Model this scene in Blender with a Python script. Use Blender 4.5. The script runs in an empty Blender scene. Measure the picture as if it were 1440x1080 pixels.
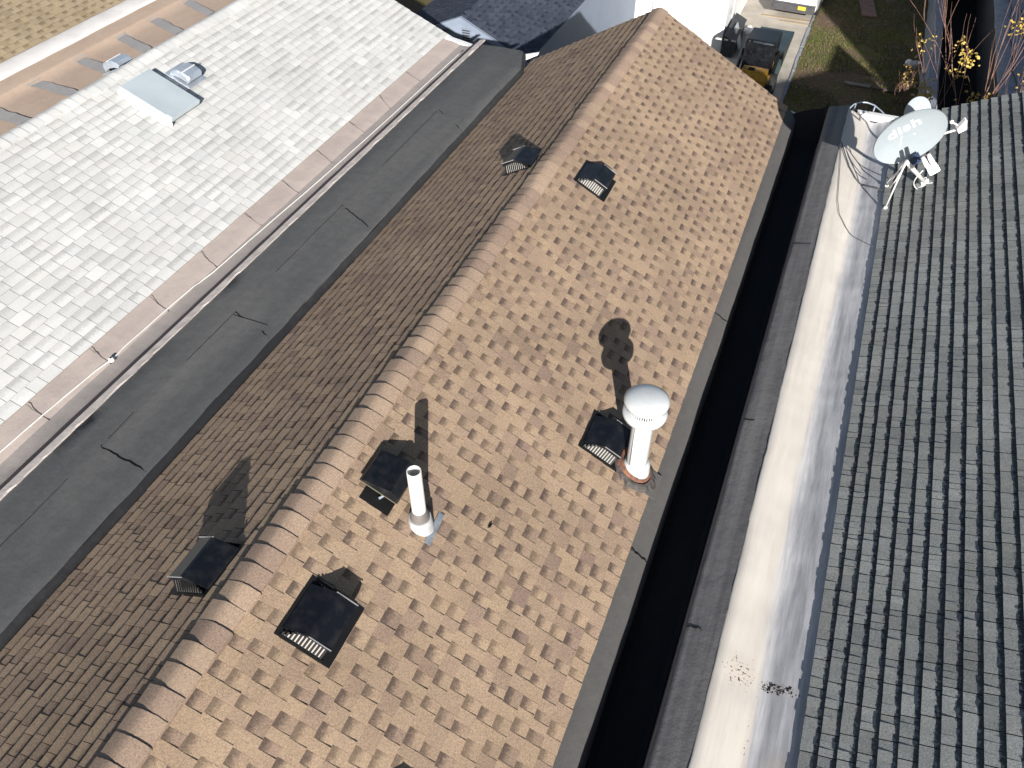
import bpy, math, random
from mathutils import Vector, Matrix, noise as mnoise
R = random.Random(7)
rad = math.radians
S = bpy.context.scene
COL = S.collection
CAMZ = 12.75
SUN_ELEV, SUN_AZ = 20.7, 25.3      # sunlight travels along +Y, turned this much towards -X

# ------------------------------------------------------------------ helpers
class MB:
    """collects polygons (optionally with one colour per corner) and links them as one mesh"""
    def __init__(s): s.v = []; s.f = []; s.c = []; s.has = False
    def add(s, pts, cols=None):
        i = len(s.v); s.v += [tuple(p) for p in pts]; s.f.append(tuple(range(i, i+len(pts))))
        s.c.append(cols)
        if cols: s.has = True
    def box(s, x0, x1, y0, y1, z0, z1, M=None):
        P = [Vector((x, y, z)) for z in (z0, z1) for y in (y0, y1) for x in (x0, x1)]
        if M is not None: P = [M @ p for p in P]
        i = len(s.v); s.v += [tuple(p) for p in P]
        for q in ((0,2,3,1),(4,5,7,6),(0,1,5,4),(2,6,7,3),(0,4,6,2),(1,3,7,5)):
            s.f.append(tuple(i+k for k in q)); s.c.append(None)
    def tube(s, pts, r, seg=10, cap=True, taper=None):
        pts = [Vector(p) for p in pts]; n = len(pts); rings = []
        up = Vector((0,0,1)); prev = None
        for k, p in enumerate(pts):
            t = (pts[min(k+1,n-1)]-pts[max(k-1,0)]).normalized()
            if prev is None:
                a = t.cross(up)
                if a.length < 1e-3: a = t.cross(Vector((1,0,0)))
                a.normalize()
            else:
                a = prev - t*prev.dot(t)
                a.normalize()
            prev = a; b = t.cross(a)
            rr = r if taper is None else r*(1+(taper-1)*k/(n-1))
            i = len(s.v)
            for j in range(seg):
                w = 2*math.pi*j/seg; s.v.append(tuple(p+a*rr*math.cos(w)+b*rr*math.sin(w)))
            rings.append(i)
        for k in range(n-1):
            for j in range(seg):
                j2 = (j+1) % seg
                s.f.append((rings[k]+j, rings[k]+j2, rings[k+1]+j2, rings[k+1]+j)); s.c.append(None)
        if cap:
            s.f.append(tuple(rings[0]+j for j in reversed(range(seg)))); s.c.append(None)
            s.f.append(tuple(rings[-1]+j for j in range(seg))); s.c.append(None)
    def lathe(s, prof, c=(0,0,0), seg=32):
        c = Vector(c); i = len(s.v); n = len(prof)
        for (r, z) in prof:
            for j in range(seg):
                w = 2*math.pi*j/seg; s.v.append((c.x+r*math.cos(w), c.y+r*math.sin(w), c.z+z))
        for k in range(n-1):
            for j in range(seg):
                j2 = (j+1) % seg
                s.f.append((i+k*seg+j, i+k*seg+j2, i+(k+1)*seg+j2, i+(k+1)*seg+j)); s.c.append(None)
    def strip(s, prof, ys, fn=None):
        """sheet with XZ cross-section prof, swept along the ys; fn may displace each point"""
        i = len(s.v); n = len(prof)
        for y in ys:
            for k, (x, z) in enumerate(prof):
                p = (x, y, z)
                if fn: p = fn(p, k)
                s.v.append(tuple(p))
        for a in range(len(ys)-1):
            for k in range(n-1):
                s.f.append((i+a*n+k, i+a*n+k+1, i+(a+1)*n+k+1, i+(a+1)*n+k)); s.c.append(None)
    def prism(s, poly, a, b, fn):
        """polygon poly (2-D) between levels a and b, placed by fn(p, level)"""
        A = [fn(p, a) for p in poly]; B = [fn(p, b) for p in poly]
        s.add(A); s.add(list(reversed(B))); n = len(poly)
        for k in range(n):
            k2 = (k+1) % n; s.add([A[k2], A[k], B[k], B[k2]])
    def build(s, name, mat, parent=None, M=None, smooth=False, loc=None):
        me = bpy.data.meshes.new(name); me.from_pydata(s.v, [], s.f); me.update()
        if s.has:
            at = me.color_attributes.new('tab', 'FLOAT_COLOR', 'CORNER'); k = 0
            for f, c in zip(s.f, s.c):
                for j in range(len(f)):
                    at.data[k].color = c[j] if c else (.5,.5,.5,0); k += 1
        o = bpy.data.objects.new(name, me); COL.objects.link(o)
        me.materials.append(mat)
        if smooth:
            for p in me.polygons: p.use_smooth = True
        if parent is not None: o.parent = parent
        if M is not None: o.matrix_local = M
        if loc is not None: o.location = loc
        return o

def tag(o, label=None, cat=None, group=None, kind=None):
    if label: o['label'] = label
    if cat: o['category'] = cat
    if group: o['group'] = group
    if kind: o['kind'] = kind
    return o
def thing(name, label, cat, loc=(0,0,0), group=None, M=None):
    o = bpy.data.objects.new(name, None); COL.objects.link(o); o.empty_display_size = .2
    if M is not None: o.matrix_world = M
    else: o.location = loc
    return tag(o, label, cat, group)
def kids(o): return [c for c in COL.objects if c.parent == o]
def dup(root, label, M):
    r = root.copy(); COL.objects.link(r); r.matrix_world = M; r['label'] = label
    for ch in kids(root):
        c = ch.copy(); COL.objects.link(c); c.parent = r
        for g in kids(ch):
            d = g.copy(); COL.objects.link(d); d.parent = c
    return r
def frange(a, b, st):
    n = max(1, round((b-a)/st)); return [a+(b-a)*k/n for k in range(n+1)]
def nz(x, y, z=0., sc=1.): return mnoise.noise(Vector((x*sc, y*sc, z*sc)))

# ------------------------------------------------------------------ materials
def newmat(name):
    m = bpy.data.materials.new(name); m.use_nodes = True
    nt = m.node_tree; return m, nt, nt.nodes['Principled BSDF']
def N(nt, typ, **kw):
    n = nt.nodes.new(typ)
    for k, v in kw.items():
        if k in n.inputs: n.inputs[k].default_value = v
        else: setattr(n, k, v)
    return n
def mixc(nt, fac, a, b, blend='MIX'):
    n = nt.nodes.new('ShaderNodeMix'); n.data_type = 'RGBA'; n.blend_type = blend
    for i, v in ((0, fac), (6, a), (7, b)):
        if hasattr(v, 'is_linked'): nt.links.new(v, n.inputs[i])
        else: n.inputs[i].default_value = v if i == 0 else (tuple(v)+(1,))[:4]
    return n.outputs[2]
def math_(nt, op, a, b=None, c=None):
    n = nt.nodes.new('ShaderNodeMath'); n.operation = op
    for i, v in enumerate((a, b, c)):
        if v is None: continue
        if hasattr(v, 'is_linked'): nt.links.new(v, n.inputs[i])
        else: n.inputs[i].default_value = v
    return n.outputs[0]
def noise_(nt, co, scale, detail=3., rough=.55, stretch=None):
    if stretch:
        mp = nt.nodes.new('ShaderNodeMapping'); mp.inputs['Scale'].default_value = stretch
        nt.links.new(co, mp.inputs['Vector']); co = mp.outputs[0]
    n = N(nt, 'ShaderNodeTexNoise', Scale=scale, Detail=detail, Roughness=rough)
    nt.links.new(co, n.inputs['Vector']); return n.outputs['Fac']
def ramp(nt, fac, stops):
    n = nt.nodes.new('ShaderNodeValToRGB'); e = n.color_ramp.elements
    while len(e) < len(stops): e.new(.5)
    for k, (p, c) in enumerate(stops):
        e[k].position = p; e[k].color = (c, c, c, 1) if not hasattr(c, '__len__') else tuple(c)+(1,)
    nt.links.new(fac, n.inputs[0]); return n.outputs[0]
def bump(nt, b, h, strength=.3, dist=.01):
    n = N(nt, 'ShaderNodeBump', Strength=strength, Distance=dist)
    nt.links.new(h, n.inputs['Height']); nt.links.new(n.outputs[0], b.inputs['Normal'])

def simple(name, col, rough=.6, metal=0., spec=.5, var=.12, sc=6., fine=0., bmp=0., col2=None, blend=(.4,.65), coat=0.):
    m, nt, b = newmat(name)
    co = nt.nodes.new('ShaderNodeTexCoord').outputs['Object']
    f = noise_(nt, co, sc, 5.)
    c2 = col2 if col2 else tuple(x*(1-2*var) for x in col)
    c = mixc(nt, ramp(nt, f, [(blend[0], 0.), (blend[1], 1.)]), col, c2)
    if fine:
        g = noise_(nt, co, 260., 2.)
        c = mixc(nt, 1., c, ramp(nt, g, [(.3, 1-fine), (.7, 1+fine)]), 'MULTIPLY')
    nt.links.new(c, b.inputs['Base Color'])
    b.inputs['Roughness'].default_value = rough; b.inputs['Metallic'].default_value = metal
    b.inputs['Specular IOR Level'].default_value = spec
    if coat: b.inputs['Coat Weight'].default_value = coat
    if bmp: bump(nt, b, noise_(nt, co, sc*4, 6.), bmp, .01)
    return m

def shingle_mat(name, pal, dark, granule=.25, dirt=.18, darkamt=.8, hue=None, stops=None, ragged=.55):
    """asphalt shingle: random blend per tab, a darker graded blend on recessed tabs (grey: painted butt shade), granule speckle"""
    m, nt, b = newmat(name)
    at = nt.nodes.new('ShaderNodeVertexColor'); at.layer_name = 'tab'
    sep = nt.nodes.new('ShaderNodeSeparateColor'); nt.links.new(at.outputs['Color'], sep.inputs[0])
    co = nt.nodes.new('ShaderNodeTexCoord').outputs['Object']
    n = len(pal)
    c = ramp(nt, sep.outputs[0], [(k/(n-1), p) for k, p in enumerate(pal)])
    spk = noise_(nt, co, 30., 3.)
    # graded dark blend on recessed tabs (laminate pigment; on grey tabs, painted butt shade)
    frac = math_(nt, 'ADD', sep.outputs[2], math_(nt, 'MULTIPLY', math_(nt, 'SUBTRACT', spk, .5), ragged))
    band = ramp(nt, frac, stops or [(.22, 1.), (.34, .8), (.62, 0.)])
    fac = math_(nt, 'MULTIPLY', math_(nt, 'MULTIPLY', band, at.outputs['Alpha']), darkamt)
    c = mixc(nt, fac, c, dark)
    if hue:
        c = mixc(nt, math_(nt, 'MULTIPLY', sep.outputs[1], .35), c, hue)
    g = math_(nt, 'ADD', math_(nt, 'MULTIPLY', noise_(nt, co, 190., 2., .7), .5), math_(nt, 'MULTIPLY', noise_(nt, co, 75., 3., .8), .5))
    c = mixc(nt, 1., c, ramp(nt, g, [(.36, 1-granule), (.64, 1+granule)]), 'MULTIPLY')
    d = noise_(nt, co, .9, 4.)
    c = mixc(nt, 1., c, ramp(nt, d, [(.3, 1-dirt), (.7, 1.06)]), 'MULTIPLY')
    nt.links.new(c, b.inputs['Base Color'])
    b.inputs['Roughness'].default_value = .95; b.inputs['Specular IOR Level'].default_value = .12
    bump(nt, b, g, .5, .004)
    return m

M_BROWN = shingle_mat('brown_shingle', [(.262,.188,.151),(.35,.256,.186),(.413,.304,.212),(.312,.225,.173),(.387,.282,.196)], (.080,.058,.053), granule=.45, darkamt=.88, hue=(.40,.295,.19))
M_BROWN_CAP = shingle_mat('brown_cap_shingle', [(.29,.212,.168),(.36,.265,.20),(.42,.313,.228)], (.05,.04,.035), granule=.4, darkamt=.9)
M_WHITE = shingle_mat('white_shingle', [(.575,.59,.58),(.64,.65,.64),(.71,.715,.70),(.61,.62,.605),(.67,.67,.655)], (.20,.20,.195), granule=.13, dirt=.06, darkamt=.9, hue=(.56,.54,.51))
M_GREY = shingle_mat('grey_shingle', [(.25,.263,.26),(.305,.318,.312),(.36,.372,.36),(.275,.288,.286)], (.05,.055,.062), granule=.45, dirt=.25, darkamt=.9, hue=(.25,.25,.22), stops=[(.29, 1.), (.36, .0)], ragged=.95)  # ragged dark band paints wider butt shadows into the tabs
M_TANR = shingle_mat('tan_shingle', [(.31,.25,.165),(.38,.305,.21),(.42,.34,.24)], (.17,.125,.085), granule=.2, hue=(.40,.30,.17))
M_DARKR = shingle_mat('shaded_slate_shingle', [(.036,.045,.072),(.05,.062,.092),(.064,.076,.105)], (.018,.023,.038), granule=.2, hue=(.12,.13,.16))  # low bluish tone puts shade into the gabled house roof colour

def membrane_mat(name, base, worn, grit=.2, streak=(1,.15,1), rough=.8, spec=.3, edge=.55, bmp=.25):
    m, nt, b = newmat(name)
    co = nt.nodes.new('ShaderNodeTexCoord').outputs['Object']
    f1 = noise_(nt, co, 1.6, 6., .6, streak); f2 = noise_(nt, co, 9., 6., .7)
    f = math_(nt, 'ADD', math_(nt, 'MULTIPLY', f1, .65), math_(nt, 'MULTIPLY', f2, .35))
    c = mixc(nt, ramp(nt, f, [(.42, 0.), (edge+.1, 1.)]), base, worn)
    g = noise_(nt, co, 220., 3., .7)
    c = mixc(nt, 1., c, ramp(nt, g, [(.3, 1-grit), (.7, 1+grit)]), 'MULTIPLY')
    nt.links.new(c, b.inputs['Base Color']); b.inputs['Roughness'].default_value = rough
    b.inputs['Specular IOR Level'].default_value = spec
    bump(nt, b, f2, bmp, .02)
    return m
M_EPDM = membrane_mat('dark_membrane', (.085,.088,.091), (.15,.147,.142), edge=.62)
M_LINING = membrane_mat('eave_lining_membrane', (.10,.098,.096), (.13,.122,.115))
M_BLACK = membrane_mat('black_gutter_membrane', (.012,.012,.014), (.02,.02,.022), grit=.1)
M_WEATHER = membrane_mat('weathered_grey_membrane', (.21,.205,.20), (.125,.122,.13), streak=(7,.18,7), bmp=.3, grit=.3)
M_PINK = membrane_mat('pinkish_cap_sheet', (.50,.425,.385), (.42,.36,.33), grit=.16, streak=(1,.8,1))
M_PINKLOW = membrane_mat('grey_pink_cap_sheet', (.36,.32,.30), (.29,.265,.25), grit=.16, streak=(3,.3,3))
M_TAN = membrane_mat('tan_roof_paper', (.47,.365,.285), (.41,.31,.245), grit=.12, streak=(1,.6,1))
M_PATCH = membrane_mat('grey_sealed_patch', (.36,.35,.345), (.30,.29,.285), grit=.12)
M_TARSHEET = membrane_mat('fresh_black_flashing', (.018,.019,.022), (.05,.05,.052), grit=.3, edge=.62)
M_TAR = simple('roof_tar', (.012,.011,.011), .75, spec=.2, bmp=.5)
M_BLK = simple('black_painted_metal', (.006,.007,.010), .34, spec=.5, sc=11, col2=(.022,.022,.023), blend=(.45,.75))
M_BLKM = simple('black_matte_metal', (.008,.008,.009), .55, spec=.35)
M_SCREEN = simple('pale_screen', (.36,.345,.32), .6, var=.05)
M_PVC = simple('white_pvc', (.74,.73,.70), .4, var=.05, sc=14)
M_FLUE = simple('white_enamel_metal', (.60,.63,.64), .22, spec=.6, var=.03, sc=9, coat=.5)
M_HOLE = simple('dark_interior', (.01,.01,.01), .9, spec=.1)
M_RUBBER = simple('grey_rubber', (.16,.145,.14), .6)
M_EDGE = simple('worn_edge', (.35,.35,.36), .4)
M_SEAM = simple('dull_seam', (.10,.09,.085), .8)
M_GALV = simple('galvanised_metal', (.56,.63,.72), .35, metal=.5, var=.1, sc=5)
M_BOOT = simple('dull_pale_metal', (.62,.64,.66), .45, metal=.25, var=.12, sc=12)
M_TAPE = simple('silver_tape', (.62,.66,.70), .42, metal=.7, var=.15, sc=14, bmp=.3)
M_LID = simple('pale_blue_painted_metal', (.60,.68,.72), .45, metal=.25, var=.06, sc=1.6)
M_RUST = simple('rusty_flashing', (.26,.11,.06), .85, var=.3, sc=14, col2=(.07,.045,.04))
M_WHITE_TRIM = simple('white_trim', (.82,.82,.82), .5, var=.04)
M_WHITE_WALL = simple('white_siding', (.80,.80,.79), .6, var=.04, sc=2)
M_SHADE_SIDING = simple('shaded_pale_siding', (.22,.265,.34), .6, var=.04, sc=2)  # bluish tone stands in for shade on the sunlit gable
M_BRICK = simple('rear_wall_render', (.42,.36,.31), .9, var=.15, sc=3)
M_DISH = simple('dish_grey_paint', (.315,.36,.39), .45, var=.04, sc=3)
M_LETTER = simple('white_lettering', (.90,.90,.90), .5, var=.02)
M_NAVY = simple('navy_plastic', (.03,.05,.11), .5)
M_CONC = simple('driveway_concrete', (.50,.455,.39), .9, var=.14, sc=1.1, fine=.15, bmp=.3)
M_STONE = simple('bluish_stone', (.30,.32,.37), .9, var=.12, sc=5, fine=.1, bmp=.4)
M_YEL = simple('yellow_paint', (.52,.27,.02), .4, var=.12)
M_TEAL = simple('dark_teal_steel', (.035,.055,.06), .35, spec=.5, var=.2, sc=2.5)
M_GLASS = simple('dark_glass', (.02,.025,.03), .08, spec=.6)
M_BIN = simple('charcoal_plastic', (.06,.062,.066), .6)
M_PANE = simple('pale_glass_pane', (.45,.50,.52), .2)
M_CARW = simple('white_car_paint', (.82,.82,.82), .25, var=.02, coat=.6)
M_BUMPER = simple('grey_bumper', (.07,.07,.075), .6)
M_PLATE = simple('yellow_plate', (.75,.55,.04), .5, var=.03)
M_RED = simple('red_lens', (.35,.015,.012), .25)
M_TYRE = simple('tyre_rubber', (.02,.02,.02), .85)
M_RIM = simple('alloy_rim', (.5,.5,.52), .35, metal=.9)
M_WOODR = simple('reddish_board', (.26,.15,.12), .85, var=.15, sc=3, fine=.15)
M_WOODG = simple('weathered_board', (.30,.27,.24), .9, var=.15, sc=3, fine=.15)
M_BARK = simple('reddish_bark', (.30,.17,.13), .8, var=.2, sc=12)
M_LEAFY = simple('yellow_leaf', (.50,.33,.06), .7, var=.25, sc=9, col2=(.46,.38,.12))
M_LEAFB = simple('pale_dry_leaf', (.50,.40,.24), .7, var=.25, sc=9)
M_CABLE = simple('white_cable', (.80,.79,.76), .5, var=.05)
M_DCABLE = simple('grey_cable', (.12,.12,.13), .6)

def coat_mat():
    """white roof coating: bare bright areas, dirt runs, grey shade painted on the valley side, worn spots with a shape of their own"""
    m, nt, b = newmat('white_roof_coating')
    co = nt.nodes.new('ShaderNodeTexCoord').outputs['Object']
    f1 = noise_(nt, co, 1.2, 6., .65, (2.2,.22,2.2)); f2 = noise_(nt, co, 5., 6., .7, (3,.22,3))
    c = mixc(nt, ramp(nt, f1, [(.40, 0.), (.66, 1.)]), (.66,.62,.56), (.56,.52,.47))
    c = mixc(nt, ramp(nt, f2, [(.52, 0.), (.8, .8)]), c, (.52,.46,.40))
    sx = N(nt, 'ShaderNodeSeparateXYZ'); nt.links.new(co, sx.inputs[0])
    vx = math_(nt, 'ADD', sx.outputs[0], math_(nt, 'MULTIPLY', math_(nt, 'SUBTRACT', f1, .5), .25))
    c = mixc(nt, ramp(nt, math_(nt, 'SUBTRACT', vx, .25), [(.44, 0.), (.52, .85)]), c, mixc(nt, ramp(nt, f2, [(.36, 0.), (.62, 1.)]), (.62,.62,.64), (.34,.35,.38)))  # valley side greyed: its dimmer light put into the colour, plus dirt streaks
    for (x, y, rx, ry, th) in ((.57,3.36,.13,.13,.60),(.88,3.36,.11,.045,.52),(.72,2.95,.025,.5,.64),(.95,2.75,.1,.1,.70)):
        dx = math_(nt, 'DIVIDE', math_(nt, 'SUBTRACT', sx.outputs[0], x), rx)
        dy = math_(nt, 'DIVIDE', math_(nt, 'SUBTRACT', sx.outputs[1], y), ry)
        d2 = math_(nt, 'ADD', math_(nt, 'MULTIPLY', dx, dx), math_(nt, 'MULTIPLY', dy, dy))
        fall = math_(nt, 'SUBTRACT', 1., math_(nt, 'MULTIPLY', d2, .5))
        f = noise_(nt, co, 42., 4., .7)
        hit = math_(nt, 'GREATER_THAN', math_(nt, 'ADD', f, math_(nt, 'MULTIPLY', fall, .12)), th+.09)
        msk = math_(nt, 'MULTIPLY', hit, math_(nt, 'GREATER_THAN', fall, 0.))
        halo = math_(nt, 'MULTIPLY', math_(nt, 'MAXIMUM', fall, 0.), .35)
        c = mixc(nt, halo, c, (.55,.47,.38)); c = mixc(nt, msk, c, (.02,.018,.02))
    nt.links.new(c, b.inputs['Base Color']); b.inputs['Roughness'].default_value = .55
    b.inputs['Specular IOR Level'].default_value = .3
    bump(nt, b, f2, .14, .03)
    return m
M_COAT = coat_mat()

def ground_mat():
    m, nt, b = newmat('yard_soil_and_grass')
    co = nt.nodes.new('ShaderNodeTexCoord').outputs['Object']
    f = noise_(nt, co, .35, 6., .65); f2 = noise_(nt, co, 2.5, 6., .7); f3 = noise_(nt, co, 14., 4., .7)
    g = mixc(nt, ramp(nt, f3, [(.35, 0.), (.65, 1.)]), (.085,.105,.025), (.17,.17,.05))
    d = mixc(nt, ramp(nt, f3, [(.3, 0.), (.7, 1.)]), (.11,.075,.05), (.22,.165,.12))
    s = math_(nt, 'ADD', math_(nt, 'MULTIPLY', f, .6), math_(nt, 'MULTIPLY', f2, .4))
    c = mixc(nt, ramp(nt, s, [(.40, 0.), (.53, 1.)]), g, d)
    nt.links.new(c, b.inputs['Base Color']); b.inputs['Roughness'].default_value = 1.
    b.inputs['Specular IOR Level'].default_value = .05
    bump(nt, b, f3, .8, .05)
    return m
M_GROUND = ground_mat()

# ------------------------------------------------------------------ shingles
def shingle_slope(name, mat, parent, ridge, sgn, slope, y0, y1, n, e, u0=0., tabs=((.09,.2),(.08,.15)), ht=.008, hr=.004,
                  gap=.0012, jit=.002, seed=1, single=False, name_al=None, curl=0.):
    """one slope of courses: every tab is a raised wedge with its own butt and side edges"""
    r = random.Random(seed); b = MB()
    k = math.sqrt(1+slope*slope); d = Vector((sgn/k, 0, -slope/k)); nn = Vector((sgn*slope/k, 0, 1/k)); Y = Vector((0,1,0))
    o = Vector(ridge)
    P = lambda u, y, v: o + d*u + Y*y + nn*v
    U1 = u0+n*e
    b.add([P(0,y0,-.003), P(U1,y0,-.003), P(U1,y1,-.003), P(0,y1,-.003)], [(.1,.5,0,1)]*4)
    CUT = (.1,.5,-.4,1.)
    for i in range(n):
        ua, ub = u0+i*e-.012, u0+(i+1)*e
        y = y0 - r.random()*.2; kind = r.random() < .5
        courseh = r.uniform(-.0008, .0008); cj = r.uniform(-jit, jit)*.7
        while y < y1:
            if single: kind = 1; w = r.uniform(*tabs[0])
            else:
                kind = 1-kind; w = r.uniform(*tabs[0 if kind else 1])
                if kind and r.random() < .06: w += r.uniform(.05,.15)
            ya, yb = max(y, y0), min(y+w-gap, y1); y += w
            if yb-ya < .01: continue
            h = (ht if kind else hr)+courseh+r.uniform(-.001,.001)
            c1, c2 = r.random(), r.random()
            if r.random() < .5: c1 = .35+.4*c1
            al = (0. if kind else 1.) if name_al is None else (name_al*r.random() if kind else 1.)
            if single: al = .6*r.random() if name_al is None else name_al
            m = 3 if jit > .003 else 1
            bow = r.uniform(-.0012,.0012)
            hb = [max(.0015, h+r.uniform(-.0012,.0012)) for _ in range(m+1)]
            hs = [curl*r.random()**1.5 if r.random() < .7 else 0. for _ in range(m)] if curl else [0.]*m
            if curl: m = 3; hs = [curl*r.random() if r.random() < .6 else 0. for _ in range(m)]; hb = [max(.0015, h+r.uniform(-.001,.001)) for _ in range(m+1)]
            ju = jit if not curl else .0012
            uu = [ub+cj*(ju/jit)+r.uniform(-ju,ju) for _ in range(m+1)]
            yy = [ya+(yb-ya)*q/m for q in range(m+1)]
            ft, fb = (c1,c2,0.,al), (c1,c2,1.,al)
            for q in range(m):
                A, B = P(ua,yy[q],.0004), P(ua,yy[q+1],.0004); D, Cc = P(uu[q],yy[q],hb[q]+hs[q]), P(uu[q+1],yy[q+1],hb[q+1]+hs[q])
                D0, C0 = P(uu[q],yy[q],-.002), P(uu[q+1],yy[q+1],-.002)
                b.add([A,D,Cc,B] if sgn > 0 else [A,B,Cc,D], [ft,fb,fb,ft] if sgn > 0 else [ft,ft,fb,fb])
                b.add([D,D0,C0,Cc] if sgn > 0 else [D,Cc,C0,D0], [CUT]*4)
                if q == 0 or curl: b.add([A,D0,D] if sgn > 0 else [A,D,D0], [CUT]*3)
                if q == m-1 or curl: b.add([B,Cc,C0] if sgn > 0 else [B,C0,Cc], [CUT]*3)
    return b.build(name, mat, parent)

def ridge_caps(mat, parent, ridge, slope, y0, y1, st=.168, half=.160, lift=.0095, seed=3, raise_=.013):
    r = random.Random(seed); b = MB(); o = Vector(ridge); k = math.sqrt(1+slope*slope)
    y = y0
    prof = []
    for t in (-1,-.8,-.6,-.42,-.28,-.16,-.05,.05,.16,.28,.42,.6,.8,1):
        x = t*half/k; rr = .055
        prof.append((x, -slope*(math.sqrt(x*x+rr*rr)-rr*.55)+raise_))
    while y < y1:
        c1, c2 = r.random(), r.random(); dx = r.uniform(-.006,.006); dl = r.uniform(-.003,.005)
        ya, yb = y-.03, y+st
        L = []; H = []; H0 = []
        for j, (x, z) in enumerate(prof):
            wv = r.uniform(-.002,.002)
            sx = x*(1+.6*abs(dl))+dx
            L.append(o+Vector((sx, ya, z))); H.append(o+Vector((sx, yb+wv, z+lift+dl*(1 if x<0 else .4)))); H0.append(o+Vector((sx, yb+wv, z-.006)))
        col = (c1,c2,.7,0.); CUT = (.1,.5,-.4,1.)
        for j in range(len(prof)-1):
            b.add([L[j],L[j+1],H[j+1],H[j]], [col]*4)
            b.add([H[j],H[j+1],H0[j+1],H0[j]], [CUT]*4)
        G = Vector((0,0,-.035))
        b.add([L[0],H[0],H[0]+G,L[0]+G], [col]*4); b.add([L[-1],L[-1]+G,H[-1]+G,H[-1]], [col]*4)
        y += st
    o = b.build('ridge_cap', mat, parent)
    return o

# ------------------------------------------------------------------ the brown-roofed row house
RX, RZ = -2.972, 7.60
YE = 13.95; YN = -1.2
brown = thing('row_house', 'row house in the middle under the brown shingle gable roof with black vents', 'house', (RX, 6, 0))
PM = Matrix.Translation((-RX, -6, 0))           # parts are written in world coordinates
def part(b, name, mat, parent, smooth=False, label=None):
    o = b.build(name, mat, parent, M=parent.matrix_world.inverted() if parent.matrix_world != Matrix() else Matrix.Translation(-Vector(parent.location)), smooth=smooth)
    if label: o['label'] = label
    return o
def fix(o, parent):
    o.matrix_local = Matrix.Translation(-Vector(parent.location)); return o
o = shingle_slope('roof_slope', M_BROWN, brown, (RX,0,RZ), 1, .55, YN, YE, 19, .1432, tabs=((.08,.17),(.08,.135)), ht=.011, hr=.0045, seed=11)
fix(o, brown)['label'] = 'sunlit brown shingle slope facing right'
o = shingle_slope('roof_slope', M_BROWN, brown, (RX,0,RZ), -1, .55, YN, YE, 18, .1432, tabs=((.10,.21),(.085,.16)), ht=.017, hr=.0145, jit=.0016, gap=.0045, seed=12, name_al=.4)
fix(o, brown)['label'] = 'dimmer brown shingle slope facing left'
fix(ridge_caps(M_BROWN_CAP, brown, (RX,0,RZ+.004), .55, YN, YE-.1, seed=3), brown)
b = MB()
poly = [(-5.18,0),(-.5,0),(-.5,6.19),(RX,RZ-.03),(-5.18,6.36)]
b.prism(poly, YN, YE-.12, lambda p, y: Vector((p[0], y, p[1])))
part(b, 'wall', M_BRICK, brown)
# eave lining and gutter on the right side
ys = frange(YN, 13.9, .1)
def wob(amp, sc, axis=(1,0,1)):
    def f(p, k):
        w = nz(p[0]*2+k*3.1, p[1]*sc, 1.7)*amp
        return (p[0]+w*axis[0], p[1], p[2]+nz(p[0]+9, p[1]*sc*1.3, k*2.3)*amp*axis[2])
    return f
b = MB()
b.strip([(-.72,6.325),(-.60,6.272),(-.565,6.268),(-.50,6.243),(-.44,6.212),(-.405,6.185),(-.385,6.14),(-.375,6.05)], ys, wob(.012,1.1))
part(b, 'eave_lining', M_LINING, brown, smooth=True, label='dark grey membrane strip along the right eave')
b = MB()
b.strip([(-.374,6.06),(-.365,6.0),(-.31,5.95),(.0,5.95),(.05,5.97)], frange(YN,13.5,.1))
b.strip([(-.375,6.05),(-.365,6.0),(-.31,5.95),(.0,5.95),(.06,5.97)], [13.48,13.6,13.72,13.85], lambda p, k: (p[0]-(p[1]-13.48)*.25*(k < 2), p[1], p[2]+(p[1]-13.48)*(.35+.32*k)))
part(b, 'gutter', M_BLACK, brown, label='black box gutter in deep shade')
b = MB()
for (y, yy) in ((4.39,4.36),(8.1,8.05),(1.9,1.86)):
    pts = [(-.60+.19*t, y+(yy-y)*t+R.uniform(-.012,.012), 6.293-.085*t+.004) for t in [k/8 for k in range(9)]]
    b = MB(); b.tube(pts, .0055, 5); part(b, 'tar_seam', M_TAR, brown)
b = MB(); b.prism([(-5.1,6.10),(RX,7.42),(-.5,6.0),(-.5,6.14),(RX,7.53),(-5.1,6.27)], 13.84, 13.93, lambda p, y: Vector((p[0], y, p[1])))
part(b, 'rake_board', M_WHITE_TRIM, brown)
b = MB()   # white metal drip ends beyond both lower corners
b.prism([(-.52,6.20),(-.14,6.10),(-.25,6.05),(-.42,6.13)], 13.93, 14.03, lambda p, y: Vector((p[0], y, p[1])))
part(b, 'drip_edge', M_WHITE_TRIM, brown)
b = MB(); b.prism([(-5.69,6.31),(-5.60,6.19),(-5.18,6.42),(-5.16,6.47)], 14.02, 14.07, lambda p, y: Vector((p[0], y, p[1])))
part(b, 'drip_edge', M_WHITE_TRIM, brown)

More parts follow.
